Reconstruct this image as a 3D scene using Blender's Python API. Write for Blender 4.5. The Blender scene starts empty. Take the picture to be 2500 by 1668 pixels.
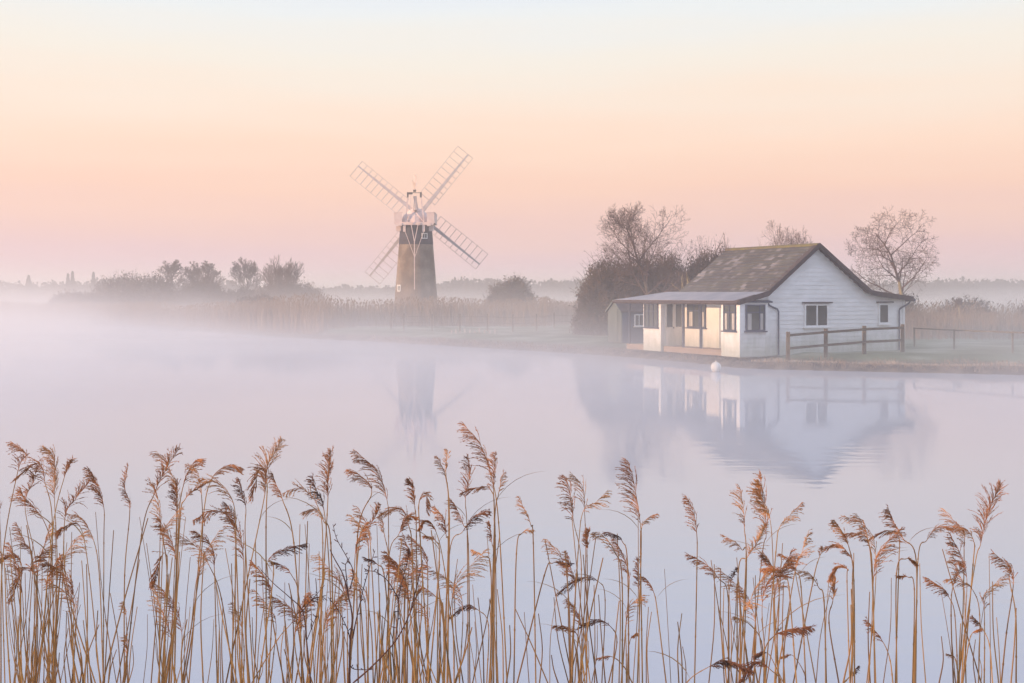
import bpy, math, random
from mathutils import Vector
R = math.radians
C = bpy.context.scene.collection
sc = bpy.context.scene

# ------------------------------------------------------------------ camera
F, HC, YH = 3000.0, 2.9, 720.0           # focal length in photo pixels, eye height, horizon row
cam = bpy.data.cameras.new("camera")
cam.sensor_width = 36.0
cam.lens = 36.0 * F / 2500
cam.shift_y = -(834 - YH) / 2500
cam.clip_start = 0.1
cam.clip_end = 12000
co = bpy.data.objects.new("camera", cam)
co.location = (0, 0, HC)
co.rotation_euler = (R(90), 0, 0)
C.objects.link(co)
sc.camera = co

# ------------------------------------------------------------------ render
sc.view_settings.view_transform = 'Standard'
sc.view_settings.look = 'None'
sc.view_settings.exposure = 0.28
sc.view_settings.gamma = 1.0
sc.cycles.use_denoising = True
sc.cycles.max_bounces = 6
sc.cycles.volume_bounces = 2
sc.cycles.transparent_max_bounces = 12
sc.cycles.sample_clamp_indirect = 4.0
sc.cycles.volume_max_steps = 160


def srgb(r, g, b):
    def f(c):
        c /= 255.0
        return c / 12.92 if c <= 0.04045 else ((c + 0.055) / 1.055) ** 2.4
    return (f(r), f(g), f(b), 1.0)


# ------------------------------------------------------------------ sky and sun
world = bpy.data.worlds.new("World")
sc.world = world
world.use_nodes = True
wt = world.node_tree
wt.nodes.clear()
wo = wt.nodes.new('ShaderNodeOutputWorld')
bg = wt.nodes.new('ShaderNodeBackground')
tc = wt.nodes.new('ShaderNodeTexCoord')
sep = wt.nodes.new('ShaderNodeSeparateXYZ')
wt.links.new(tc.outputs['Generated'], sep.inputs[0])


def wmath(op, a, b=None, clamp=False):
    n = wt.nodes.new('ShaderNodeMath')
    n.operation = op
    n.use_clamp = clamp
    for i, v in enumerate((a, b)):
        if v is None:
            continue
        if isinstance(v, (int, float)):
            n.inputs[i].default_value = v
        else:
            wt.links.new(v, n.inputs[i])
    return n.outputs[0]


# thin high cloud bands: a little stretched noise moves the bands up and down
mp = wt.nodes.new('ShaderNodeMapping')
mp.inputs['Scale'].default_value = (1.6, 1.6, 16)
wt.links.new(tc.outputs['Generated'], mp.inputs[0])
nz = wt.nodes.new('ShaderNodeTexNoise')
nz.inputs['Scale'].default_value = 2.2
nz.inputs['Detail'].default_value = 4
wt.links.new(mp.outputs[0], nz.inputs['Vector'])
off = wmath('MULTIPLY', wmath('SUBTRACT', nz.outputs[0], 0.5), 0.045)
zz = wmath('ADD', sep.outputs[2], off)
ramp = wt.nodes.new('ShaderNodeValToRGB')
SKY = [(0.000, (206, 176, 185)), (0.022, (212, 175, 184)), (0.050, (224, 184, 175)),
       (0.085, (236, 195, 172)), (0.120, (239, 207, 184)), (0.155, (235, 216, 198)),
       (0.190, (229, 222, 210)), (0.225, (220, 224, 224)), (0.300, (198, 211, 234)),
       (0.450, (210, 216, 232)), (1.000, (206, 209, 227))]
el = ramp.color_ramp.elements
while len(el) > 1:
    el.remove(el[-1])
el[0].position = SKY[0][0]
el[0].color = srgb(*SKY[0][1])
for p, c in SKY[1:]:
    e = el.new(p)
    e.color = srgb(*c)
wt.links.new(zz, ramp.inputs[0])
# blue tint added to unseen sky behind the camera, to cool the shaded gable
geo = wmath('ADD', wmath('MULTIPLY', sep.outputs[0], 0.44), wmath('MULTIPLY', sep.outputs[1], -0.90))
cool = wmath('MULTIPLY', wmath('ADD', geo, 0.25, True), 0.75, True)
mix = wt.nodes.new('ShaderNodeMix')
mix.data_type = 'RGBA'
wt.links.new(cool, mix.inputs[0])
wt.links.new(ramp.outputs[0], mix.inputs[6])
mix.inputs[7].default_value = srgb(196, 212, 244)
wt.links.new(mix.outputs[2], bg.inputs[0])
bg.inputs[1].default_value = 1.0
wt.links.new(bg.outputs[0], wo.inputs[0])

SUN_DIR = Vector((-0.93, -0.37, 0.11)).normalized()      # towards the sun: low, from the left
sl = bpy.data.lights.new("sun", 'SUN')
sl.energy = 5.0
sl.angle = R(1.2)
sl.color = (1.0, 0.62, 0.36)
so = bpy.data.objects.new("sun", sl)
so.rotation_euler = (-SUN_DIR).to_track_quat('-Z', 'Y').to_euler()
so.location = (-60, -20, 30)
C.objects.link(so)


# ------------------------------------------------------------------ helpers
def P(px, py, Y):
    """the point at distance Y that the photo shows at (px, py)"""
    return Vector(((px - 1250) * Y / F, Y, HC - (py - YH) * Y / F))


class MB:
    def __init__(s):
        s.v, s.f = [], []

    def vert(s, p):
        s.v.append(tuple(p))
        return len(s.v) - 1

    def poly(s, pts):
        s.f.append([s.vert(p) for p in pts])

    def box(s, x0, x1, y0, y1, z0, z1):
        b = len(s.v)
        for z in (z0, z1):
            for x, y in ((x0, y0), (x1, y0), (x1, y1), (x0, y1)):
                s.v.append((x, y, z))
        for q in ((3, 2, 1, 0), (4, 5, 6, 7), (0, 1, 5, 4), (1, 2, 6, 5), (2, 3, 7, 6), (3, 0, 4, 7)):
            s.f.append([b + i for i in q])

    def prism(s, pts, d):
        """closed polygon pts (3-D) pushed along vector d"""
        n = len(pts)
        b = len(s.v)
        for p in pts:
            s.v.append(tuple(p))
        for p in pts:
            s.v.append((p[0] + d[0], p[1] + d[1], p[2] + d[2]))
        s.f.append([b + i for i in range(n)][::-1])
        s.f.append([b + n + i for i in range(n)])
        for i in range(n):
            j = (i + 1) % n
            s.f.append([b + i, b + j, b + n + j, b + n + i])

    def tube(s, pts, rad, n=4, cap=True):
        b = len(s.v)
        m = len(pts)
        up = Vector((0, 0, 1))
        pts = [Vector(p) for p in pts]
        for i, p in enumerate(pts):
            t = (pts[min(i + 1, m - 1)] - pts[max(i - 1, 0)])
            if t.length < 1e-9:
                t = Vector((0, 0, 1))
            t.normalize()
            a = t.cross(Vector((0.31, 0.95, 0.02)))
            if a.length < 0.1:
                a = t.cross(Vector((1, 0, 0)))
            a.normalize()
            c = t.cross(a)
            r = rad[i] if isinstance(rad, (list, tuple)) else rad
            for k in range(n):
                w = 2 * math.pi * k / n
                s.v.append(tuple(p + a * (r * math.cos(w)) + c * (r * math.sin(w))))
        for i in range(m - 1):
            for k in range(n):
                l = (k + 1) % n
                s.f.append([b + i * n + k, b + i * n + l, b + (i + 1) * n + l, b + (i + 1) * n + k])
        if cap and n > 2:
            s.f.append([b + k for k in range(n)][::-1])
            s.f.append([b + (m - 1) * n + k for k in range(n)])

    def bar(s, p, q, w, h=None):
        """square bar from p to q"""
        h = h or w
        p, q = Vector(p), Vector(q)
        t = (q - p).normalized()
        a = t.cross(Vector((0, 1, 0)))
        if a.length < 0.05:
            a = t.cross(Vector((0, 0, 1)))
        a.normalize()
        c = t.cross(a)
        s.prism([p + a * w / 2 + c * h / 2, p - a * w / 2 + c * h / 2, p - a * w / 2 - c * h / 2, p + a * w / 2 - c * h / 2], q - p)

    def lathe(s, prof, n=24, cx=0, cy=0):
        b = len(s.v)
        for r, z in prof:
            for k in range(n):
                w = 2 * math.pi * k / n
                s.v.append((cx + r * math.cos(w), cy + r * math.sin(w), z))
        for i in range(len(prof) - 1):
            for k in range(n):
                l = (k + 1) % n
                s.f.append([b + i * n + k, b + i * n + l, b + (i + 1) * n + l, b + (i + 1) * n + k])
        s.f.append([b + k for k in range(n)][::-1])
        s.f.append([b + (len(prof) - 1) * n + k for k in range(n)])

    def build(s, name, mat, parent=None, loc=None, smooth=False):
        me = bpy.data.meshes.new(name)
        o_ = Vector(loc) if loc is not None else Vector((0, 0, 0))
        me.from_pydata([(x - o_.x, y - o_.y, z - o_.z) for x, y, z in s.v] if loc is not None else s.v, [], s.f)
        me.validate()
        if smooth:
            for p in me.polygons:
                p.use_smooth = True
        me.materials.append(mat)
        o = bpy.data.objects.new(name, me)
        if loc is not None:
            o.location = o_
        C.objects.link(o)
        if parent is not None:
            o.parent = parent
        return o


def empty(name, loc, rz=0.0):
    o = bpy.data.objects.new(name, None)
    o.empty_display_size = 0.2
    o.location = loc
    o.rotation_euler = (0, 0, rz)
    C.objects.link(o)
    return o


def tag(o, label=None, cat=None, group=None, kind=None):
    if label:
        o['label'] = label
    if cat:
        o['category'] = cat
    if group:
        o['group'] = group
    if kind:
        o['kind'] = kind
    return o


# ------------------------------------------------------------------ materials
def material(name, col, rough=0.8, var=None, scale=3.0, detail=4, stretch=(1, 1, 1), bump=0.0, bscale=None, spec=0.3, cmix=(0.35, 0.65)):
    m = bpy.data.materials.new(name)
    m.use_nodes = True
    nt = m.node_tree
    b = nt.nodes['Principled BSDF']
    b.inputs['Roughness'].default_value = rough
    b.inputs['Specular IOR Level'].default_value = spec
    b.inputs['Base Color'].default_value = (*col, 1)
    if var or bump:
        t = nt.nodes.new('ShaderNodeTexCoord')
        mpn = nt.nodes.new('ShaderNodeMapping')
        mpn.inputs['Scale'].default_value = stretch
        nt.links.new(t.outputs['Object'], mpn.inputs[0])
        n = nt.nodes.new('ShaderNodeTexNoise')
        n.inputs['Scale'].default_value = scale
        n.inputs['Detail'].default_value = detail
        nt.links.new(mpn.outputs[0], n.inputs['Vector'])
        if var:
            r = nt.nodes.new('ShaderNodeValToRGB')
            r.color_ramp.elements[0].position = cmix[0]
            r.color_ramp.elements[1].position = cmix[1]
            r.color_ramp.elements[0].color = (*col, 1)
            r.color_ramp.elements[1].color = (*var, 1)
            nt.links.new(n.outputs[0], r.inputs[0])
            nt.links.new(r.outputs[0], b.inputs['Base Color'])
        if bump:
            bp = nt.nodes.new('ShaderNodeBump')
            bp.inputs['Strength'].default_value = bump
            bp.inputs['Distance'].default_value = 0.02
            if bscale:
                n2 = nt.nodes.new('ShaderNodeTexNoise')
                n2.inputs['Scale'].default_value = bscale
                nt.links.new(mpn.outputs[0], n2.inputs['Vector'])
                nt.links.new(n2.outputs[0], bp.inputs['Height'])
            else:
                nt.links.new(n.outputs[0], bp.inputs['Height'])
            nt.links.new(bp.outputs[0], b.inputs['Normal'])
    return m


M = {}
M['white'] = material('white_boards', (0.80, 0.80, 0.79), 0.55, (0.70, 0.70, 0.68), 1.3, 5, (1, 1, 3))
M['cream'] = material('cream_render', (0.77, 0.75, 0.70), 0.7, (0.69, 0.67, 0.61), 1.5, 4)
M['navy'] = material('navy_paint', (0.035, 0.045, 0.085), 0.45, (0.05, 0.06, 0.10), 6)
M['dark'] = material('dark_stained_wood', (0.045, 0.030, 0.032), 0.7, (0.075, 0.055, 0.055), 5)
M['pane'] = material('window_glass', (0.035, 0.045, 0.045), 0.06, (0.06, 0.065, 0.06), 2.0, spec=0.5)
M['curtain'] = material('net_curtain', (0.50, 0.48, 0.45), 0.9, (0.36, 0.34, 0.32), 9, 2, (1, 1, 0.15))
M['felt'] = material('grey_roof_felt', (0.22, 0.24, 0.29), 0.75, (0.30, 0.31, 0.35), 1.2, 5, (1, 1, 1), 0.2, 30)
M['timber'] = material('pale_timber', (0.38, 0.27, 0.18), 0.7, (0.28, 0.20, 0.14), 3, 4, (1, 0.2, 4))
M['greywood'] = material('weathered_wood', (0.10, 0.075, 0.055), 0.85, (0.16, 0.125, 0.09), 4, 5, (1, 1, 1), 0.3)
M['moss'] = material('mossy_ridge', (0.16, 0.15, 0.07), 0.9, (0.12, 0.10, 0.08), 2.5)
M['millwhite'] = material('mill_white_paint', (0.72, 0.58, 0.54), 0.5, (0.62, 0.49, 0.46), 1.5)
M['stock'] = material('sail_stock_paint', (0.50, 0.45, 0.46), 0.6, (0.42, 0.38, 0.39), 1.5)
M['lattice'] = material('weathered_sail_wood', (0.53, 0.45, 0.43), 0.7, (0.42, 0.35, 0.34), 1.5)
M['tar'] = material('tarred_brick', (0.018, 0.018, 0.035), 0.7, (0.04, 0.035, 0.055), 2.0, 6)
M['iron'] = material('dark_iron', (0.06, 0.06, 0.055), 0.6, (0.1, 0.08, 0.06), 8)
M['bluegrey'] = material('blue_shed_paint', (0.055, 0.085, 0.14), 0.7, (0.075, 0.105, 0.16), 3, 4, (1, 1, 0.3))
M['sage'] = material('sage_shed_paint', (0.085, 0.11, 0.11), 0.7, (0.12, 0.145, 0.14), 3, 4, (1, 1, 0.3))
M['buoy'] = material('white_buoy_plastic', (0.80, 0.78, 0.74), 0.4, (0.62, 0.60, 0.55), 6)
M['bark'] = material('grey_bark', (0.11, 0.085, 0.075), 0.9, (0.17, 0.14, 0.11), 3, 5, (1, 1, 0.4))
M['palebark'] = material('pale_bark', (0.38, 0.31, 0.18), 0.9, (0.24, 0.20, 0.12), 3, 5, (1, 1, 0.4))
M['twig'] = material('purple_brown_twigs', (0.075, 0.050, 0.050), 0.9, (0.125, 0.085, 0.075), 0.7, 3)
M['thicket'] = material('thicket_twigs', (0.060, 0.044, 0.040), 0.9, (0.125, 0.090, 0.065), 0.9, 4)
M['evergreen'] = material('dark_leaves', (0.045, 0.050, 0.035), 0.8, (0.085, 0.070, 0.05), 1.0, 4)
M['reedfar'] = material('far_dead_reed', (0.31, 0.23, 0.165), 0.9, (0.20, 0.15, 0.115), 0.35, 4)
M['farwood'] = material('far_wood_twigs', (0.030, 0.028, 0.034), 0.9, (0.05, 0.045, 0.045), 0.05, 4)
M['stem'] = material('reed_straw', (0.47, 0.275, 0.10), 0.55, (0.22, 0.12, 0.048), 5.0, 3, (1, 1, 0.35))
M['stemdark'] = material('reed_straw_weathered', (0.17, 0.10, 0.05), 0.6, (0.30, 0.17, 0.07), 4.0, 3, (1, 1, 0.5))
M['plume'] = material('reed_plume', (0.44, 0.200, 0.085), 0.8, (0.22, 0.095, 0.045), 12.0, 2)
M['plumelight'] = material('reed_plume_light', (0.52, 0.28, 0.13), 0.8, (0.31, 0.15, 0.072), 12.0, 2)
M['plumedark'] = material('reed_plume_dark', (0.11, 0.055, 0.040), 0.85, (0.22, 0.10, 0.06), 12.0, 2)
M['weed'] = material('dead_weed', (0.055, 0.026, 0.028), 0.7, (0.10, 0.045, 0.035), 8.0)


def tower_material():
    m = bpy.data.materials.new('old_brick')
    m.use_nodes = True
    nt = m.node_tree
    b = nt.nodes['Principled BSDF']
    b.inputs['Roughness'].default_value = 0.9
    t = nt.nodes.new('ShaderNodeTexCoord')
    br = nt.nodes.new('ShaderNodeTexBrick')
    mpn = nt.nodes.new('ShaderNodeMapping')
    mpn.inputs['Rotation'].default_value = (R(90), 0, 0)
    nt.links.new(t.outputs['Object'], mpn.inputs[0])
    nt.links.new(mpn.outputs[0], br.inputs['Vector'])
    br.inputs['Scale'].default_value = 4.0
    br.inputs['Color1'].default_value = (0.27, 0.20, 0.15, 1)
    br.inputs['Color2'].default_value = (0.185, 0.145, 0.12, 1)
    br.inputs['Mortar'].default_value = (0.24, 0.20, 0.16, 1)
    n = nt.nodes.new('ShaderNodeTexNoise')
    n.inputs['Scale'].default_value = 0.7
    n.inputs['Detail'].default_value = 6
    nt.links.new(t.outputs['Object'], n.inputs['Vector'])
    r = nt.nodes.new('ShaderNodeValToRGB')
    r.color_ramp.elements[0].position = 0.42
    r.color_ramp.elements[1].position = 0.62
    r.color_ramp.elements[0].color = (0.45, 0.42, 0.40, 1)
    r.color_ramp.elements[1].color = (1, 1, 1, 1)
    nt.links.new(n.outputs[0], r.inputs[0])
    mx = nt.nodes.new('ShaderNodeMix')
    mx.data_type = 'RGBA'
    mx.blend_type = 'MULTIPLY'
    mx.inputs[0].default_value = 0.8
    nt.links.new(br.outputs[0], mx.inputs[6])
    nt.links.new(r.outputs[0], mx.inputs[7])
    nt.links.new(mx.outputs[2], b.inputs['Base Color'])
    return m


M['brick'] = tower_material()


def weather(m):
    """algae and splash dirt creeping up painted boards from the wet ground, and faint runs"""
    nt = m.node_tree
    b = nt.nodes['Principled BSDF']
    src = b.inputs['Base Color'].links[0].from_socket
    t = nt.nodes.new('ShaderNodeTexCoord')
    sp = nt.nodes.new('ShaderNodeSeparateXYZ')
    nt.links.new(t.outputs['Object'], sp.inputs[0])
    mpn = nt.nodes.new('ShaderNodeMapping')
    mpn.inputs['Scale'].default_value = (3.0, 3.0, 0.7)
    nt.links.new(t.outputs['Object'], mpn.inputs[0])
    n = nt.nodes.new('ShaderNodeTexNoise')
    n.inputs['Scale'].default_value = 1.5
    n.inputs['Detail'].default_value = 6
    nt.links.new(mpn.outputs[0], n.inputs['Vector'])
    h = nt.nodes.new('ShaderNodeMath')
    h.operation = 'MULTIPLY_ADD'
    nt.links.new(n.outputs[0], h.inputs[0])
    h.inputs[1].default_value = -1.5
    nt.links.new(sp.outputs[2], h.inputs[2])
    r = nt.nodes.new('ShaderNodeMapRange')
    for k, v in zip(('From Min', 'From Max', 'To Min', 'To Max'), (-0.75, 0.15, 0.75, 0.0)):
        r.inputs[k].default_value = v
    nt.links.new(h.outputs[0], r.inputs['Value'])
    mx = nt.nodes.new('ShaderNodeMix')
    mx.data_type = 'RGBA'
    nt.links.new(r.outputs[0], mx.inputs[0])
    nt.links.new(src, mx.inputs[6])
    mx.inputs[7].default_value = (0.42, 0.45, 0.36, 1)
    nt.links.new(mx.outputs[2], b.inputs['Base Color'])


weather(M['white'])
weather(M['cream'])


def tile_material():
    """old grey-brown roof tiles with moss and paler replaced tiles"""
    m = bpy.data.materials.new('old_roof_tiles')
    m.use_nodes = True
    nt = m.node_tree
    b = nt.nodes['Principled BSDF']
    b.inputs['Roughness'].default_value = 0.85
    t = nt.nodes.new('ShaderNodeTexCoord')
    sp = nt.nodes.new('ShaderNodeSeparateXYZ')
    nt.links.new(t.outputs['Object'], sp.inputs[0])
    cb = nt.nodes.new('ShaderNodeCombineXYZ')
    nt.links.new(sp.outputs[1], cb.inputs[0])
    nt.links.new(sp.outputs[2], cb.inputs[1])
    br = nt.nodes.new('ShaderNodeTexBrick')
    nt.links.new(cb.outputs[0], br.inputs['Vector'])
    br.inputs['Scale'].default_value = 2.6
    br.inputs['Row Height'].default_value = 0.34
    br.inputs['Brick Width'].default_value = 0.8
    br.inputs['Mortar Size'].default_value = 0.02
    br.inputs['Bias'].default_value = -0.35
    br.inputs['Color1'].default_value = (0.068, 0.064, 0.068, 1)
    br.inputs['Color2'].default_value = (0.19, 0.175, 0.18, 1)
    br.inputs['Mortar'].default_value = (0.05, 0.04, 0.04, 1)
    n = nt.nodes.new('ShaderNodeTexNoise')
    n.inputs['Scale'].default_value = 1.1
    n.inputs['Detail'].default_value = 5
    nt.links.new(t.outputs['Object'], n.inputs['Vector'])
    r = nt.nodes.new('ShaderNodeValToRGB')
    r.color_ramp.elements[0].position = 0.40
    r.color_ramp.elements[1].position = 0.62
    r.color_ramp.elements[0].color = (0.060, 0.059, 0.064, 1)
    r.color_ramp.elements[1].color = (0.088, 0.092, 0.078, 1)
    nt.links.new(n.outputs[0], r.inputs[0])
    mx = nt.nodes.new('ShaderNodeMix')
    mx.data_type = 'RGBA'
    mx.inputs[0].default_value = 0.55
    nt.links.new(br.outputs[0], mx.inputs[6])
    nt.links.new(r.outputs[0], mx.inputs[7])
    # pale replaced tiles / lichen: only here and there
    br2 = nt.nodes.new('ShaderNodeTexBrick')
    nt.links.new(cb.outputs[0], br2.inputs['Vector'])
    br2.inputs['Scale'].default_value = 2.6
    br2.inputs['Row Height'].default_value = 0.34
    br2.inputs['Brick Width'].default_value = 0.8
    br2.inputs['Mortar Size'].default_value = 0.0
    br2.inputs['Color1'].default_value = (0, 0, 0, 1)
    br2.inputs['Color2'].default_value = (1, 1, 1, 1)
    br2.inputs['Bias'].default_value = -0.1
    n2 = nt.nodes.new('ShaderNodeTexNoise')
    n2.inputs['Scale'].default_value = 0.8
    n2.inputs['Detail'].default_value = 2
    nt.links.new(cb.outputs[0], n2.inputs['Vector'])
    a1 = nt.nodes.new('ShaderNodeMath')
    a1.operation = 'MULTIPLY'
    nt.links.new(br2.outputs[0], a1.inputs[0])
    nt.links.new(n2.outputs[0], a1.inputs[1])
    r2 = nt.nodes.new('ShaderNodeValToRGB')
    r2.color_ramp.elements[0].position = 0.36
    r2.color_ramp.elements[1].position = 0.50
    nt.links.new(a1.outputs[0], r2.inputs[0])
    mx2 = nt.nodes.new('ShaderNodeMix')
    mx2.data_type = 'RGBA'
    nt.links.new(r2.outputs[0], mx2.inputs[0])
    nt.links.new(mx.outputs[2], mx2.inputs[6])
    mx2.inputs[7].default_value = (0.21, 0.20, 0.215, 1)
    nt.links.new(mx2.outputs[2], b.inputs['Base Color'])
    bp = nt.nodes.new('ShaderNodeBump')
    bp.inputs['Strength'].default_value = 0.5
    bp.inputs['Distance'].default_value = 0.02
    nt.links.new(br.outputs['Fac'], bp.inputs['Height'])
    bp.invert = True
    nt.links.new(bp.outputs[0], b.inputs['Normal'])
    return m


M['tiles'] = tile_material()

# ------------------------------------------------------------------ ground and water
SHORE = [(-3000, 900), (-400, 220), (-120, 152), (-80, 141), (-60, 135), (-48, 124), (-36.7, 114), (-28, 103), (-19, 90), (-13, 81), (-9, 77), (-3.5, 69.8),
         (3, 61), (5.7, 57), (7.9, 52.2), (8.8, 49.2), (9.8, 48.0), (11.5, 47.2), (13.5, 46.4), (18.3, 44.6), (24, 43.2), (30, 42), (60, 38), (400, 20), (3000, -60)]


def shore_y(x):
    for (x0, y0), (x1, y1) in zip(SHORE, SHORE[1:]):
        if x0 <= x <= x1:
            return y0 + (y1 - y0) * (x - x0) / (x1 - x0)
    return 900


def shore_dist(x, y):
    """signed distance to the far shore: positive on land"""
    best = 1e9
    for (x0, y0), (x1, y1) in zip(SHORE, SHORE[1:]):
        dx, dy = x1 - x0, y1 - y0
        t = max(0, min(1, ((x - x0) * dx + (y - y0) * dy) / (dx * dx + dy * dy)))
        d = math.hypot(x - x0 - t * dx, y - y0 - t * dy)
        best = min(best, d)
    return best if y > shore_y(x) else -best


def smooth(a, b, x):
    t = max(0.0, min(1.0, (x - a) / (b - a)))
    return t * t * (3 - 2 * t)


rng = random.Random(5)


def ground_z(x, y):
    if y < 15:
        return 1.25 - 1.15 * smooth(1.0, 3.2, y) - 1.2 * smooth(4.9, 8.0, y)
    d = shore_dist(x, y)
    if d < 0:
        return -1.2 * smooth(0, 4, -d) - 0.02
    h = 0.24 * smooth(0.0, 0.35, d) + 0.24 * smooth(1.2, 4.0, d)
    h += 0.03 * math.sin(x * 1.7 + y * 0.6) * smooth(0.1, 1, d) * math.cos(y * 1.1)
    return h + 0.02 * smooth(4, 10, d)


def frange(a, b, s):
    n = int(round((b - a) / s))
    return [a + (b - a) * i / n for i in range(n)]


gx = [-6000, -3000, -1500, -800, -400, -250, -160, -120, -90] + frange(-70, -20, 1.6) + frange(-20, 32, 0.45) + frange(32, 70, 3) + [70, 100, 160, 300, 600, 1200, 3000, 6000]
gy = [-400, -60, -10, 0, 1, 1.6, 2.2, 2.8, 3.4, 4, 4.9, 5.6, 6.4, 7.2, 8, 20, 30] + frange(36, 64, 0.35) + frange(64, 96, 0.7) + frange(96, 160, 2) + [160, 200, 260, 350, 500, 800, 1500, 3000, 6000]
mb = MB()
for y in gy:
    for x in gx:
        mb.v.append((x, y, ground_z(x, y)))
nx = len(gx)
for j in range(len(gy) - 1):
    for i in range(nx - 1):
        a = j * nx + i
        mb.f.append([a, a + 1, a + nx + 1, a + nx])


def ground_material():
    m = bpy.data.materials.new('frosty_meadow')
    m.use_nodes = True
    nt = m.node_tree
    b = nt.nodes['Principled BSDF']
    b.inputs['Roughness'].default_value = 0.95
    b.inputs['Specular IOR Level'].default_value = 0.1
    t = nt.nodes.new('ShaderNodeTexCoord')
    n = nt.nodes.new('ShaderNodeTexNoise')
    n.inputs['Scale'].default_value = 0.35
    n.inputs['Detail'].default_value = 7
    nt.links.new(t.outputs['Object'], n.inputs['Vector'])
    r = nt.nodes.new('ShaderNodeValToRGB')
    e = r.color_ramp.elements
    e[0].position, e[0].color = 0.34, (0.085, 0.110, 0.065, 1)
    e[1].position, e[1].color = 0.66, (0.300, 0.330, 0.270, 1)
    k = e.new(0.5)
    k.color = (0.155, 0.190, 0.125, 1)
    nt.links.new(n.outputs[0], r.inputs[0])
    # mud and dead sedge on the low bank
    sp = nt.nodes.new('ShaderNodeSeparateXYZ')
    nt.links.new(t.outputs['Object'], sp.inputs[0])
    mr = nt.nodes.new('ShaderNodeMapRange')
    mr.inputs['From Min'].default_value = 0.22
    mr.inputs['From Max'].default_value = 0.36
    nt.links.new(sp.outputs[2], mr.inputs['Value'])
    n2 = nt.nodes.new('ShaderNodeTexNoise')
    n2.inputs['Scale'].default_value = 1.6
    n2.inputs['Detail'].default_value = 6
    nt.links.new(t.outputs['Object'], n2.inputs['Vector'])
    r2 = nt.nodes.new('ShaderNodeValToRGB')
    r2.color_ramp.elements[0].position, r2.color_ramp.elements[0].color = 0.38, (0.060, 0.045, 0.036, 1)
    r2.color_ramp.elements[1].position, r2.color_ramp.elements[1].color = 0.66, (0.21, 0.165, 0.12, 1)
    nt.links.new(n2.outputs[0], r2.inputs[0])
    mx = nt.nodes.new('ShaderNodeMix')
    mx.data_type = 'RGBA'
    nt.links.new(mr.outputs[0], mx.inputs[0])
    nt.links.new(r2.outputs[0], mx.inputs[6])
    nt.links.new(r.outputs[0], mx.inputs[7])
    nt.links.new(mx.outputs[2], b.inputs['Base Color'])
    bp = nt.nodes.new('ShaderNodeBump')
    bp.inputs['Strength'].default_value = 0.6
    bp.inputs['Distance'].default_value = 0.06
    n3 = nt.nodes.new('ShaderNodeTexNoise')
    n3.inputs['Scale'].default_value = 9
    n3.inputs['Detail'].default_value = 5
    nt.links.new(t.outputs['Object'], n3.inputs['Vector'])
    nt.links.new(n3.outputs[0], bp.inputs['Height'])
    nt.links.new(bp.outputs[0], b.inputs['Normal'])
    return m


tag(mb.build('ground', ground_material(), smooth=True), kind='structure')


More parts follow.
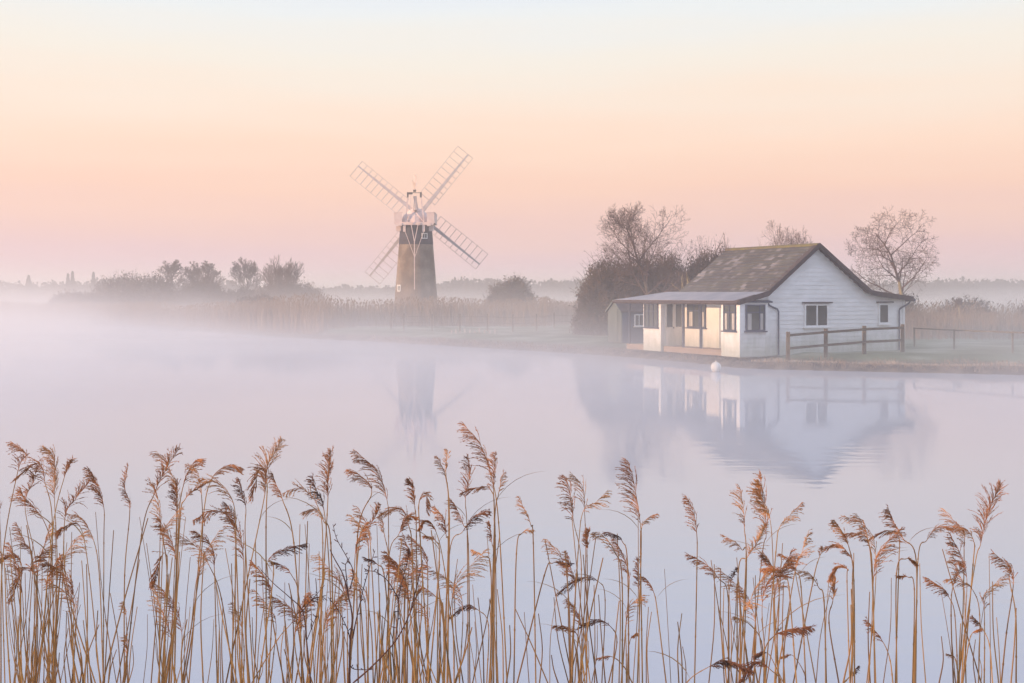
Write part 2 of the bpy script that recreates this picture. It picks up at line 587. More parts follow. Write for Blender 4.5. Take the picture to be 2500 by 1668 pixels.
def water_material():
    m = bpy.data.materials.new('still_river_water')
    m.use_nodes = True
    nt = m.node_tree
    nt.nodes.clear()
    out = nt.nodes.new('ShaderNodeOutputMaterial')
    t = nt.nodes.new('ShaderNodeTexCoord')
    # faint wind ripples, stretched sideways
    def ripple(scx, scy, scale):
        mpn = nt.nodes.new('ShaderNodeMapping')
        mpn.inputs['Scale'].default_value = (scx, scy, 1)
        nt.links.new(t.outputs['Object'], mpn.inputs[0])
        n = nt.nodes.new('ShaderNodeTexNoise')
        n.inputs['Scale'].default_value = scale
        n.inputs['Detail'].default_value = 2
        nt.links.new(mpn.outputs[0], n.inputs['Vector'])
        return n
    n1 = ripple(0.22, 1.0, 3.2)
    # ripples only in patches
    n2 = ripple(0.05, 0.12, 1.0)
    mr = nt.nodes.new('ShaderNodeMapRange')
    mr.interpolation_type = 'SMOOTHSTEP'
    mr.inputs['From Min'].default_value = 0.30
    mr.inputs['From Max'].default_value = 0.75
    nt.links.new(n2.outputs[0], mr.inputs['Value'])
    ml = nt.nodes.new('ShaderNodeMath')
    ml.operation = 'MULTIPLY'
    nt.links.new(n1.outputs[0], ml.inputs[0])
    # the breeze touches the middle of the river only
    sy = nt.nodes.new('ShaderNodeSeparateXYZ')
    nt.links.new(t.outputs['Object'], sy.inputs[0])
    m3 = nt.nodes.new('ShaderNodeMapRange')
    m3.interpolation_type = 'SMOOTHSTEP'
    for k_, v_ in zip(('From Min', 'From Max', 'To Min', 'To Max'), (33, 19, 0.12, 1.0)):
        m3.inputs[k_].default_value = v_
    nt.links.new(sy.outputs[1], m3.inputs['Value'])
    m4 = nt.nodes.new('ShaderNodeMath')
    m4.operation = 'MULTIPLY'
    nt.links.new(mr.outputs[0], m4.inputs[0])
    nt.links.new(m3.outputs[0], m4.inputs[1])
    nt.links.new(m4.outputs[0], ml.inputs[1])
    bp = nt.nodes.new('ShaderNodeBump')
    bp.inputs['Strength'].default_value = 1.0
    bp.inputs['Distance'].default_value = 0.009
    nt.links.new(ml.outputs[0], bp.inputs['Height'])
    gl = nt.nodes.new('ShaderNodeBsdfGlossy')
    gl.inputs['Roughness'].default_value = 0.03
    gl.inputs['Color'].default_value = (1.0, 0.985, 0.975, 1)
    nt.links.new(bp.outputs[0], gl.inputs['Normal'])
    df = nt.nodes.new('ShaderNodeBsdfDiffuse')
    df.inputs['Color'].default_value = (0.475, 0.51, 0.57, 1)
    fr = nt.nodes.new('ShaderNodeFresnel')
    fr.inputs['IOR'].default_value = 1.8
    mx = nt.nodes.new('ShaderNodeMixShader')
    fm = nt.nodes.new('ShaderNodeMath')
    fm.operation = 'MULTIPLY'
    fm.inputs[1].default_value = 0.74          # breath of mist and fine ripples dull the mirror a little
    nt.links.new(fr.outputs[0], fm.inputs[0])
    nt.links.new(fm.outputs[0], mx.inputs[0])
    nt.links.new(df.outputs[0], mx.inputs[1])
    nt.links.new(gl.outputs[0], mx.inputs[2])
    nt.links.new(mx.outputs[0], out.inputs[0])
    return m


mb = MB()
mb.poly([(-4000, 5.0, 0), (4000, 5.0, 0), (4000, 1400, 0), (-4000, 1400, 0)])
tag(mb.build('water', water_material()), kind='structure')

# ------------------------------------------------------------------ air: even haze, and the mist lying on river and marsh
def volume_material(name, color, aniso, density=None, expr=None, step=1.0):
    m = bpy.data.materials.new(name)
    m.use_nodes = True
    nt = m.node_tree
    nt.nodes.clear()
    out = nt.nodes.new('ShaderNodeOutputMaterial')
    pv = nt.nodes.new('ShaderNodeVolumePrincipled')
    pv.inputs['Color'].default_value = (*color, 1)
    pv.inputs['Anisotropy'].default_value = aniso
    if density is not None:
        pv.inputs['Density'].default_value = density
    else:
        nt.links.new(expr(nt), pv.inputs['Density'])
    nt.links.new(pv.outputs[0], out.inputs['Volume'])
    return m


def mist_density(base, h, specs, nscale, lo, hi, top):
    """density falls off with height; drifts in patches"""
    def build(nt):
        def mth(op, a, b=None, c=None, clamp=False):
            n = nt.nodes.new('ShaderNodeMath')
            n.operation = op
            n.use_clamp = clamp
            for i, v in enumerate((a, b, c)):
                if v is None:
                    continue
                if isinstance(v, (int, float)):
                    n.inputs[i].default_value = v
                else:
                    nt.links.new(v, n.inputs[i])
            return n.outputs[0]

        def rng_(v, a, b, c, d):
            n = nt.nodes.new('ShaderNodeMapRange')
            n.interpolation_type = 'SMOOTHSTEP'
            nt.links.new(v, n.inputs['Value'])
            for k, q in zip(('From Min', 'From Max', 'To Min', 'To Max'), (a, b, c, d)):
                n.inputs[k].default_value = q
            return n.outputs[0]
        t = nt.nodes.new('ShaderNodeTexCoord')
        sp = nt.nodes.new('ShaderNodeSeparateXYZ')
        nt.links.new(t.outputs['Object'], sp.inputs[0])
        x, y, z = sp.outputs
        n = nt.nodes.new('ShaderNodeTexNoise')
        n.inputs['Scale'].default_value = nscale
        n.inputs['Detail'].default_value = 2
        nt.links.new(t.outputs['Object'], n.inputs['Vector'])
        nz_ = rng_(n.outputs[0], 0.3, 0.7, lo, hi)
        hz = mth('DIVIDE', z, mth('MULTIPLY', nz_, h))
        e = mth('POWER', 2.718, mth('MULTIPLY', hz, -1.0))
        d = mth('MULTIPLY', mth('MULTIPLY', e, nz_), base)
        d = mth('MULTIPLY', d, rng_(z, top * 0.55, top, 1, 0))
        for axis, a, b, c, q in specs:
            src = {'x': x, 'y': y}[axis]
            d = mth('MULTIPLY', d, rng_(src, a, b, c, q))
        return d
    return build


def box_obj(name, x0, x1, y0, y1, z0, z1, mat):
    mb = MB()
    mb.box(x0, x1, y0, y1, z0, z1)
    return mb.build(name, mat)


hz = box_obj('haze', -2500, 2500, -400, 2600, -2.6, 17.5, volume_material('haze_air', (0.99, 0.965, 0.965), 0.25, density=0.0018))
tag(hz, 'thin even morning haze filling the air over river and marsh', 'haze', kind='stuff')

mist_m = volume_material('river_mist', (0.99, 0.965, 0.96), 0.4,
                         expr=mist_density(0.085, 1.05, [('x', -40, 0, 1.0, 0.62), ('x', 11, 24, 1.0, 0.6), ('y', 12, 50, 0.20, 1.0)], 0.065, 0.42, 1.55, 5.5))
mo = box_obj('river_mist', -110, 75, 8.0, 150, 0.001, 5.0, mist_m)
tag(mo, 'white morning mist lying low over the river surface', 'mist', kind='stuff')
mist_m.cycles.volume_step_rate = 0.35
mist2 = volume_material('marsh_mist', (0.975, 0.96, 0.98), 0.4,
                        expr=mist_density(0.024, 1.2, [('y', 150, 190, 0.5, 1.0)], 0.018, 0.65, 1.35, 6.0))
mo2 = box_obj('marsh_mist', -260, 260, 150.2, 400, 0.6, 6.0, mist2)
tag(mo2, 'pale mist bank over the marsh in front of the far woods', 'mist', kind='stuff')
mist2.cycles.volume_step_rate = 0.35

# ------------------------------------------------------------------ the bungalow (local frame: x along the gable, y back along the veranda)
HR = R(26)
house = empty('bungalow', (9.2, 49.6, 0.47), HR)
tag(house, 'white weatherboarded bungalow with dark tiled roof and blue-posted veranda by the water', 'house')
GV = 0.20                      # gable wall plane


def roofline(u):
    """underside of the roof along the gable"""
    if u < 1.35:
        return 2.17 + (u + 0.1) / 1.45 * 0.33
    if u < 3.97:
        return 2.50 + (u - 1.35) / 2.62 * 1.95
    if u < 6.75:
        return 4.45 - (u - 3.97) / 2.78 * 1.93
    return 2.52 - (u - 6.75) / 2.4 * 0.25


def boards(mb, u0, u1, z0, top, v, face=-1, axis='u', pitch=0.18, holes=()):
    """lapped weatherboards on a plane; top(u) is the upper limit; face = direction of the outward normal"""
    z = z0
    N = 28
    while z < 4.6:
        us = [u0 + (u1 - u0) * i / N for i in range(N + 1)]
        z1 = z + pitch
        run = []
        for i in range(N):
            a, b = us[i], us[i + 1]
            ta, tb = top(a), top(b)
            if max(ta, tb) <= z:
                continue
            za, zb = min(z1, max(ta, z)), min(z1, max(tb, z))
            skip = False
            lip, back = 0.025 * face, 0.004 * face
            def pt(q, s, zz):
                return (q, v + s, zz) if axis == 'u' else (v + s, q, zz)
            fa = lip + (back - lip) * (za - z) / pitch
            fb = lip + (back - lip) * (zb - z) / pitch
            mb.poly([pt(a, lip, z), pt(b, lip, z), pt(b, fb, zb), pt(a, fa, za)])
            mb.poly([pt(a, back, z), pt(b, back, z), pt(b, lip, z), pt(a, lip, z)])
        z = z1


def window(parent, axis, a0, a1, z0, z1, v, face, mull=(), transom=None, mat='navy', sill=True, curtain=False, fw=0.05):
    """frame, pane and sill standing on a wall plane; face = outward sign"""
    def bx(mb, p0, p1, q0, q1, d0, d1):
        lo, hi = sorted((v + face * d0, v + face * d1))
        if axis == 'u':
            mb.box(p0, p1, lo, hi, q0, q1)
        else:
            mb.box(lo, hi, p0, p1, q0, q1)
    f = MB()
    bx(f, a0, a0 + fw, z0, z1, 0.0, 0.06)
    bx(f, a1 - fw, a1, z0, z1, 0.0, 0.06)
    bx(f, a0 + fw, a1 - fw, z1 - fw, z1, 0.0, 0.06)
    bx(f, a0 + fw, a1 - fw, z0, z0 + fw, 0.0, 0.06)
    for m_ in mull:
        x = a0 + (a1 - a0) * m_
        bx(f, x - fw * 0.45, x + fw * 0.45, z0 + fw, z1 - fw, 0.0, 0.057)
    if transom:
        bx(f, a0 + fw, a1 - fw, transom - fw * 0.45, transom + fw * 0.45, 0.0, 0.054)
    w = f.build('window', M[mat], parent)
    g = MB()
    bx(g, a0 + fw, a1 - fw, z0 + fw, z1 - fw, 0.020, 0.030)
    g.build('pane', M['pane'], w)
    if sill:
        s = MB()
        bx(s, a0 - 0.06, a1 + 0.06, z0 - 0.05, z0 - 0.002, 0.0, 0.13)
        s.build('sill', M[mat], w)
    if curtain:
        c = MB()
        wd = (a1 - a0)
        for s0, s1 in ((0.10, 0.30), (0.72, 0.90)):
            n = 8
            for i in range(n):
                p, q = a0 + wd * (s0 + (s1 - s0) * i / n), a0 + wd * (s0 + (s1 - s0) * (i + 1) / n)
                dz = 0.0
                o0 = 0.033 + 0.004 * (i % 2)
                o1 = 0.033 + 0.004 * ((i + 1) % 2)
                pts = []
                for (x, zz, o) in ((p, z0 + fw, o0), (q, z0 + fw, o1), (q, (transom or z1) - fw, o1), (p, (transom or z1) - fw, o0)):
                    d = v + face * o
                    pts.append((x, d, zz) if axis == 'u' else (d, x, zz))
                c.poly(pts)
        c.build('curtain', M['curtain'], w)
    return w


# walls
mb = MB()
boards(mb, 1.37, 8.87, -0.05, roofline, GV, -1)
mb.poly([(1.37, GV, -0.1), (8.87, GV, -0.1), (8.87, GV, roofline(8.87)), (6.75, GV, 2.52), (3.97, GV, 4.45), (1.37, GV, 2.5)])
mb.build('gable_wall', M['white'], house)
mb = MB()
mb.box(1.372, 1.43, GV + 0.01, 8.4, -0.1, 2.46)
mb.build('veranda_wall', M['cream'], house)
mb = MB()
boards(mb, GV, 8.4, -0.05, lambda u: 2.2, 8.87, 1, 'v')
mb.poly([(8.86, GV, -0.1), (8.86, 8.4, -0.1), (8.86, 8.4, 2.25), (8.86, GV, 2.25)])
mb.build('side_wall', M['white'], house)
mb = MB()
boards(mb, 1.37, 8.87, -0.05, lambda u: 2.35, 8.4, 1)
mb.poly([(1.43, 8.39, -0.1), (8.85, 8.39, -0.1), (8.85, 8.39, 2.4), (1.43, 8.39, 2.4)])
mb.build('rear_wall', M['white'], house)
# inner gable at the far end of the main roof
mb = MB()
mb.poly([(1.5, 6.25, 2.4), (6.7, 6.25, 2.4), (3.97, 6.25, 4.4)])
mb.build('rear_gable', M['white'], house)
# corner trims
mb = MB()
mb.box(8.82, 8.93, GV - 0.05, GV + 0.08, -0.05, 2.22)
mb.build('corner_board', M['white'], house)
mb = MB()
mb.box(1.50, 1.60, GV - 0.05, GV - 0.0, -0.05, 2.48)
mb.build('corner_board', M['white'], house)

# near bay (the glazed corner of the veranda)
bay = MB()
BU0, BU1, BV0, BV1, BT = 0.0, 1.365, 0.0, 1.25, 2.12
boards(bay, BU0, BU1, -0.06, lambda u: BT, BV0, -1)
bay.poly([(BU0, BV0, -0.1), (BU1, BV0, -0.1), (BU1, BV0, BT), (BU0, BV0, BT)])
boards(bay, BV0, BV1, -0.06, lambda u: BT, BU0, -1, 'v')
bay.poly([(BU0, BV1, -0.1), (BU0, BV0, -0.1), (BU0, BV0, BT), (BU0, BV1, BT)])
bay.poly([(BU1, BV1, -0.1), (BU0, BV1, -0.1), (BU0, BV1, BT), (BU1, BV1, BT)])
bay.box(BU0 - 0.03, BU0 + 0.05, BV0 - 0.03, BV0 + 0.05, -0.06, BT)
bay.box(BU1 - 0.09, BU1, BV0 - 0.03, BV0 + 0.2, -0.06, BT)
bayo = bay.build('bay', M['white'], house)
window(bayo.parent, 'v', 0.22, 1.04, 0.96, 2.03, BU0 - 0.02, -1, (0.5,), 1.72, curtain=True)
window(house, 'u', 0.25, 1.21, 0.96, 2.03, BV0 - 0.02, -1, (0.72,), 1.72, curtain=True)
mb = MB()
mb.prism([(-0.06, -0.12, 2.11), (1.55, -0.12, 2.11), (1.55, GV - 0.04, 2.17), (-0.06, GV - 0.04, 2.17)], (0, 0, 0.05))
mb.build('bay_roof', M['navy'], house)
mb = MB()   # white infill under the sloping bargeboard
mb.poly([(-0.02, GV - 0.05, 2.12), (1.372, GV - 0.05, 2.12), (1.372, GV - 0.05, 2.48), (-0.02, GV - 0.05, 2.16)])
mb.build('gable_infill', M['white'], house)

# far bay with the glazed door in its side
FU, FV0, FV1 = 0.25, 6.21, 7.66
mb = MB()
boards(mb, FV0, FV1, -0.1, lambda u: 2.2, FU, -1, 'v')
mb.poly([(FU, FV1, -0.12), (FU, FV0, -0.12), (FU, FV0, 2.2), (FU, FV1, 2.2)])
mb.poly([(FU, FV0, -0.12), (1.372, FV0, -0.12), (1.372, FV0, 2.3), (FU, FV0, 2.2)])
mb.poly([(1.372, FV1, -0.12), (FU, FV1, -0.12), (FU, FV1, 2.2), (1.372, FV1, 2.3)])
mb.box(FU - 0.03, FU + 0.08, FV0 - 0.03, FV0 + 0.08, -0.12, 2.19)
mb.build('far_bay', M['white'], house)
window(house, 'v', 6.38, 7.52, 0.95, 2.02, FU - 0.02, -1, (0.34, 0.67), 1.69, curtain=False)
d = MB()
d.box(0.46, 1.345, FV0 - 0.05, FV0 - 0.004, 0.13, 2.06)
door = d.build('door', M['cream'], house)
for a, b in ((0.54, 0.83), (1.02, 1.31)):
    g = MB()
    g.box(a, b, FV0 - 0.062, FV0 - 0.051, 0.98, 2.00)
    g.build('pane', M['pane'], door)
g = MB()
g.box(0.87, 0.90, FV0 - 0.10, FV0 - 0.051, 0.90, 0.98)
g.build('handle', M['iron'], door)
# recessed veranda window
window(house, 'v', 4.30, 5.72, 0.97, 2.04, 1.372, -1, (0.36, 0.64), 1.72, curtain=True)
# gable windows: white frames under dark drip boards
for a, b, z0, z1, mu in ((3.40, 4.66, 1.08, 2.05, (0.52,)), (7.42, 8.02, 1.17, 2.06, ())):
    w = window(house, 'u', a, b, z0, z1, GV - 0.02, -1, mu, None, 'white', True, False, 0.07)
    s = MB()
    s.box(a - 0.10, b + 0.16, GV - 0.17, GV - 0.02, z1 + 0.03, z1 + 0.08)
    s.build('drip_board', M['dark'], w)

# roofs
TH = 0.09


def slab(mb, pts, th=TH):
    mb.prism(pts, (0, 0, th))


mb = MB()
V0, V1 = -0.05, 6.40
# main slopes as lapped courses so the edge steps read
for side in (0, 1):
    n = 13
    for i in range(n):
        t0, t1 = i / n, (i + 1) / n
        if side == 0:
            ua, ub = 1.30 + (3.97 - 1.30) * t0, 1.30 + (3.97 - 1.30) * t1
            za, zb = 2.46 + (4.45 - 2.46) * t0, 2.46 + (4.45 - 2.46) * t1
        else:
            ua, ub = 6.80 + (3.97 - 6.80) * t0, 6.80 + (3.97 - 6.80) * t1
            za, zb = 2.49 + (4.45 - 2.49) * t0, 2.49 + (4.45 - 2.49) * t1
        lift = 0.028
        pts = [(ua, V0, za + 0.02 + lift), (ua, V1, za + 0.02 + lift), (ub, V1, zb + 0.02), (ub, V0, zb + 0.02)]
        mb.prism(pts if side else pts[::-1], (0, 0, 0.05))
mb.build('main_roof', M['tiles'], house)
mb = MB()
mb.tube([(3.97, V0, 4.50), (3.97, V1, 4.50)], 0.095, 6)
mb.build('ridge_tiles', M['moss'], house)
mb = MB()    # veranda roof, hipped round the far end
A = (-0.12, -0.02, 2.15)
B = (-0.12, 9.65, 2.15)
Cc = (1.36, 7.35, 2.52)
D = (1.36, -0.02, 2.52)
slab(mb, [A, D, Cc, B], 0.05)
slab(mb, [B, Cc, (6.8, 7.35, 2.52), (8.3, 9.65, 2.15)], 0.05)
mb.prism([(1.36, 6.40, 2.50), (6.80, 6.40, 2.50), (6.80, 7.35, 2.52), (1.36, 7.35, 2.52)], (0, 0, 0.045))
mb.build('veranda_roof', M['felt'], house)
mb = MB()    # lean-to roof on the right
slab(mb, [(6.76, -0.02, 2.50), (9.12, -0.02, 2.25), (9.12, 8.6, 2.25), (6.76, 8.6, 2.50)], 0.07)
mb.build('lean_to_roof', M['felt'], house)
mb = MB()    # bargeboards along the gable
line = [(-0.14, 2.10), (1.33, 2.46), (3.97, 4.47), (6.78, 2.50), (7.3, 2.42), (9.15, 2.23)]
for (u0, z0), (u1, z1) in zip(line, line[1:]):
    mb.prism([(u0, -0.16, z0 - 0.08), (u1, -0.16, z1 - 0.08), (u1, -0.16, z1 + 0.13), (u0, -0.16, z0 + 0.13)], (0, 0.05, 0))
for (u0, z0), (u1, z1) in zip(line, line[1:]):      # soffit behind
    mb.prism([(u0, -0.11, z0 + 0.0), (u1, -0.11, z1 + 0.0), (u1, -0.11, z1 + 0.10), (u0, -0.11, z0 + 0.10)], (0, GV + 0.09, 0))
mb.build('bargeboard', M['dark'], house)
mb = MB()
mb.box(-0.16, -0.10, -0.10, 9.70, 2.03, 2.19)
mb.build('fascia', M['dark'], house)
mb = MB()
mb.tube([(-0.20, -0.12, 2.10), (-0.20, 9.7, 2.10)], 0.045, 6)
mb.build('gutter', M['dark'], house)
mb = MB()
mb.tube([(9.20, -0.15, 2.20), (9.20, 8.6, 2.20)], 0.055, 6)
mb.build('gutter', M['navy'], house)
# drainpipes
mb = MB()
mb.tube([(1.42, GV - 0.22, 2.06), (1.52, GV - 0.12, 2.00), (1.98, GV - 0.09, 1.83), (2.03, GV - 0.09, 1.74), (2.03, GV - 0.09, -0.05)], 0.034, 6)
mb.build('drainpipe', M['navy'], house)
mb = MB()
mb.tube([(9.10, GV - 0.20, 2.14), (9.02, GV - 0.12, 2.02), (8.62, GV - 0.09, 1.84), (8.56, GV - 0.09, 1.74), (8.56, GV - 0.09, -0.05)], 0.034, 6)
mb.build('drainpipe', M['navy'], house)
# veranda deck and posts
mb = MB()
mb.box(0.35, 1.37, 1.27, FV0 - 0.06, -0.12, 0.12)
mb.box(0.35, 1.37, FV1 + 0.02, 9.35, -0.12, 0.12)
mb.build('deck', M['timber'], house)
for v in (3.35, 4.66, 9.17):
    mb = MB()
    mb.box(0.38, 0.46, v - 0.04, v + 0.04, 0.12, 2.20)
    mb.build('post', M['navy'], house)

# ------------------------------------------------------------------ shed
shed = empty('shed', (5.55, 62.3, 0.45), R(26))
tag(shed, 'small garden shed with sage green pointed front and dark blue side, beyond the veranda', 'shed')
mb = MB()
mb.prism([(0, 0, 0), (0, 1.35, 0), (0, 1.35, 1.62), (0, 1.12, 1.84), (0, 0.675, 2.10), (0, 0.23, 1.84), (0, 0, 1.62)], (0.05, 0, 0))
mb.build('front_wall', M['sage'], shed)
mb = MB()
mb.box(0.051, 2.3, 0.0, 0.05, 0, 1.62)
mb.box(0.051, 2.3, 1.30, 1.35, 0, 1.62)
mb.box(2.25, 2.3, 0.051, 1.299, 0, 1.62)
for i in range(9):
    mb.box(0.06, 2.29, -0.012, -0.001, 0.02 + i * 0.175, 0.165 + i * 0.175)
mb.build('side_wall', M['bluegrey'], shed)
mb = MB()
mb.prism([(-0.08, -0.10, 1.56), (-0.08, 0.675, 2.13), (-0.08, 1.45, 1.56), (-0.08, 1.45, 1.61), (-0.08, 0.675, 2.19), (-0.08, -0.10, 1.61)], (2.45, 0, 0))
mb.build('roof', M['dark'], shed)
mb = MB()
mb.prism([(-0.11, -0.10, 1.52), (-0.11, 0.675, 2.10), (-0.11, 1.45, 1.52), (-0.11, 1.45, 1.62), (-0.11, 0.675, 2.20), (-0.11, -0.10, 1.62)], (0.025, 0, 0))
mb.build('bargeboard', M['sage'], shed)
mb = MB()
mb.box(-0.03, -0.005, 0.33, 1.02, 0.05, 1.72)
mb.build('door', M['sage'], shed)
window(shed, 'u', 0.75, 1.55, 0.85, 1.45, -0.012, -1, (0.33, 0.66), None, 'white', True, False, 0.04)

# ------------------------------------------------------------------ windmill
MX, MY, MZ = -10.15, 130.0, 0.45
mill = empty('windmill', (MX, MY, MZ))
tag(mill, 'brick tower drainage mill with white cap and four lattice sails, rising from the mist', 'windmill')


def trad(z):          # tower radius at local height z
    return 2.42 - (2.42 - 1.66) * z / 9.6


mb = MB()
mb.lathe([(trad(z), z) for z in (-0.5, 0, 1, 2, 3, 4, 5, 6, 7, 7.75)], 40)
mb.build('tower', M['brick'], mill, smooth=False)
mb = MB()
mb.lathe([(trad(7.75) + 0.02, 7.75), (trad(9.0) + 0.02, 9.0), (trad(9.6) + 0.02, 9.9)], 40)
mb.build('tarred_band', M['tar'], mill)


def mill_window(ang, cz, w, h):
    """a small white window facing outwards from the round tower"""
    y = -(trad(cz) + 0.05)
    ca, sa = math.cos(ang), math.sin(ang)
    f, g = MB(), MB()
    t = 0.09
    f.box(-w / 2, -w / 2 + t, y, y + 0.14, cz - h / 2, cz + h / 2)
    f.box(w / 2 - t, w / 2, y, y + 0.14, cz - h / 2, cz + h / 2)
    f.box(-w / 2 + t, w / 2 - t, y, y + 0.14, cz - h / 2, cz - h / 2 + t)
    f.box(-w / 2 + t, w / 2 - t, y, y + 0.14, cz + h / 2 - t, cz + h / 2)
    f.box(-0.025, 0.025, y + 0.01, y + 0.1, cz - h / 2 + t, cz + h / 2 - t)
    g.box(-w / 2 + t, w / 2 - t, y + 0.03, y + 0.05, cz - h / 2 + t, cz + h / 2 - t)
    for m_ in (f, g):
        m_.v = [(x * ca - yy * sa, x * sa + yy * ca, z) for x, yy, z in m_.v]
    wo_ = f.build('window', M['white'], mill)
    g.build('pane', M['pane'], wo_)


mill_window(R(35), 8.62, 0.68, 0.60)
mill_window(R(-50), 3.15, 0.58, 0.70)
# cap: boat-shaped, boarded
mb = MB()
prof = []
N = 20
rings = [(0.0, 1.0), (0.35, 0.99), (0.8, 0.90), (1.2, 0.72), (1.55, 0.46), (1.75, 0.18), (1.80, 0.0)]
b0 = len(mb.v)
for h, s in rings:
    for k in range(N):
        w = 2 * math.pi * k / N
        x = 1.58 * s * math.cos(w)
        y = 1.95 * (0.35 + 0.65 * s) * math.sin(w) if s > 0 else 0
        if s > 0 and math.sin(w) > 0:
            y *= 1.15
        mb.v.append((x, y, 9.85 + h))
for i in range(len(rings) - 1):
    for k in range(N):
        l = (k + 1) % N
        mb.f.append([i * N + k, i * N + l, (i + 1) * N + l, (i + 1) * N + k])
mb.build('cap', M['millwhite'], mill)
# gallery around the cap: floor, boarded side panels and rails
mb = MB()
mb.box(-2.12, 2.12, -2.25, 2.1, 9.92, 10.02)
mb.build('gallery_floor', M['millwhite'], mill)
mb = MB()
for sx in (-1, 1):
    for i in range(16):
        y = -2.1 + i * 0.26
        mb.box(sx * 2.08 - 0.02, sx * 2.08 + 0.02, y, y + 0.245, 10.02, 10.98)
    mb.box(sx * 2.08 - 0.05, sx * 2.08 + 0.05, -2.2, 2.1, 10.98, 11.05)
for side in (-1, 1):
    x = 2.04 * side
    while abs(x) > 1.30:
        mb.box(min(x, x - side * 0.118), max(x, x - side * 0.118), -2.20, -2.16, 10.02, 10.98)
        x -= side * 0.125
    mb.box(min(2.08 * side, 1.22 * side), max(2.08 * side, 1.22 * side), -2.22, -2.13, 10.98, 11.05)
mb.build('gallery_panel', M['millwhite'], mill)
# cap frame and brackets below the gallery
mb = MB()
for x in (-1.50, 1.50):
    mb.box(x - 0.20, x + 0.20, -2.35, 2.2, 9.62, 9.915)
mb.box(-2.0, 2.0, -2.3, -2.08, 9.72, 9.914)
for x in (-1.05, 0.95):
    mb.box(x - 0.13, x + 0.13, -2.22, -1.98, 9.02, 9.718)
for x in (-1.72, 1.72):
    mb.box(x - 0.24, x + 0.24, -1.75, -1.3, 9.12, 9.618)
mb.build('cap_frame', M['millwhite'], mill)
# striking poles hanging from the fan stage: a Y and an outer V, joined to one long pole
mb = MB()
yb = -2.42
J1 = (0.02, yb - 0.05, 7.95)
J2 = (0.05, yb - 0.08, 6.35)
mb.bar((-0.42, yb, 10.3), J1, 0.075)
mb.bar((0.45, yb, 10.0), J1, 0.075)
mb.bar(J1, (0.04, yb - 0.1, 3.0), 0.085)
mb.bar((-0.98, yb + 0.1, 9.1), J2, 0.05)
mb.bar((1.0, yb + 0.1, 9.1), J2, 0.05)
mb.build('tail_poles', M['millwhite'], mill)
# fan stage
mb = MB()
mb.bar((-0.95, -1.9, 10.0), (-0.66, -1.9, 13.05), 0.13)
mb.bar((0.98, -1.9, 10.0), (0.62, -1.9, 13.05), 0.13)
mb.bar((-0.95, -2.0, 10.0), (0.9, -1.2, 11.6), 0.08)
mb.bar((0.98, -2.0, 10.0), (-0.6, -1.2, 11.9), 0.08)
mb.bar((-0.42, -1.9, 11.2), (-0.40, -1.9, 13.0), 0.05)
mb.build('fan_stage', M['millwhite'], mill)
mb = MB()
mb.box(-0.80, -0.22, -2.0, -1.8, 12.92, 13.14)
mb.box(-0.22, 0.62, -1.94, -1.86, 13.06, 13.12)
mb.box(0.55, 0.75, -1.98, -1.82, 12.60, 13.14)
mb.box(-0.80, -0.64, -1.98, -1.82, 12.60, 12.92)
mb.build('fan_gear', M['iron'], mill)
# fantail, seen edge-on
ft = MB()
ft.tube([(-0.14, -1.9, 13.3), (0.14, -1.9, 13.3)], 0.12, 10)
fan = ft.build('fantail', M['iron'], mill)
for k in range(6):
    w = R(90 + 60 * k)
    bl = MB()
    dy, dz = math.cos(w), math.sin(w)
    px_, pz_ = -dz, dy
    for r0, r1, w0, w1 in ((0.12, 0.5, 0.04, 0.08), (0.5, 1.65, 0.17, 0.27)):
        pts = []
        for r, ww, s in ((r0, w0, -1), (r1, w1, -1), (r1, w1, 1), (r0, w0, 1)):
            pts.append((s * ww * 0.55, -1.9 + dy * r + px_ * s * ww * 0.8, 13.3 + dz * r + pz_ * s * ww * 0.8))
        bl.prism(pts, (0.02, 0, 0))
    if dz < -0.4:
        continue
    bl.build('blade', M['lattice'], fan)
# the lump of the cast canister and windshaft, cap post
mb = MB()
mb.tube([(0.10, -1.6, 11.3), (0.06, -1.6, 12.3), (0.0, -1.6, 12.75)], [0.30, 0.15, 0.20], 8)
mb.build('fan_post', M['lattice'], mill)
# sails
HZ, HY, HX = 11.05, 2.55, 0.10
SAIL_A = 51.0
mb = MB()
mb.tube([(HX, HY - 1.4, HZ - 0.05), (HX, HY + 0.45, HZ)], 0.28, 10)
mb.box(HX - 0.4, HX + 0.4, HY + 0.0, HY + 0.35, HZ - 0.4, HZ + 0.4)
mb.build('windshaft', M['iron'], mill)
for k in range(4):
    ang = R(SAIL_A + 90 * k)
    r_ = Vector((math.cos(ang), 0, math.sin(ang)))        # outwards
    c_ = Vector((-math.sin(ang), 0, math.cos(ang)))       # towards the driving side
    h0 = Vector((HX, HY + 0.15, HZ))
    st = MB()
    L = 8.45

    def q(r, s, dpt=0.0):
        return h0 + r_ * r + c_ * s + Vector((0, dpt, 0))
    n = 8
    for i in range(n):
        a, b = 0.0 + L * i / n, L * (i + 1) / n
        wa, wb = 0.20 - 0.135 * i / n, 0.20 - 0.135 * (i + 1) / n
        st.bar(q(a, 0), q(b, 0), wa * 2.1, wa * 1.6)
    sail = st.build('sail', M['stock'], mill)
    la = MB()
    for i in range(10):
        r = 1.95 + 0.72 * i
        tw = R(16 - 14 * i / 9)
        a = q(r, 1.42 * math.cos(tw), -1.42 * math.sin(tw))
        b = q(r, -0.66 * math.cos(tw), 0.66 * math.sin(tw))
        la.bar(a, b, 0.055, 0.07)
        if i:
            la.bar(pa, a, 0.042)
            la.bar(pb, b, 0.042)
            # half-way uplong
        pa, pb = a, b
    la.build('lattice', M['lattice'], sail)

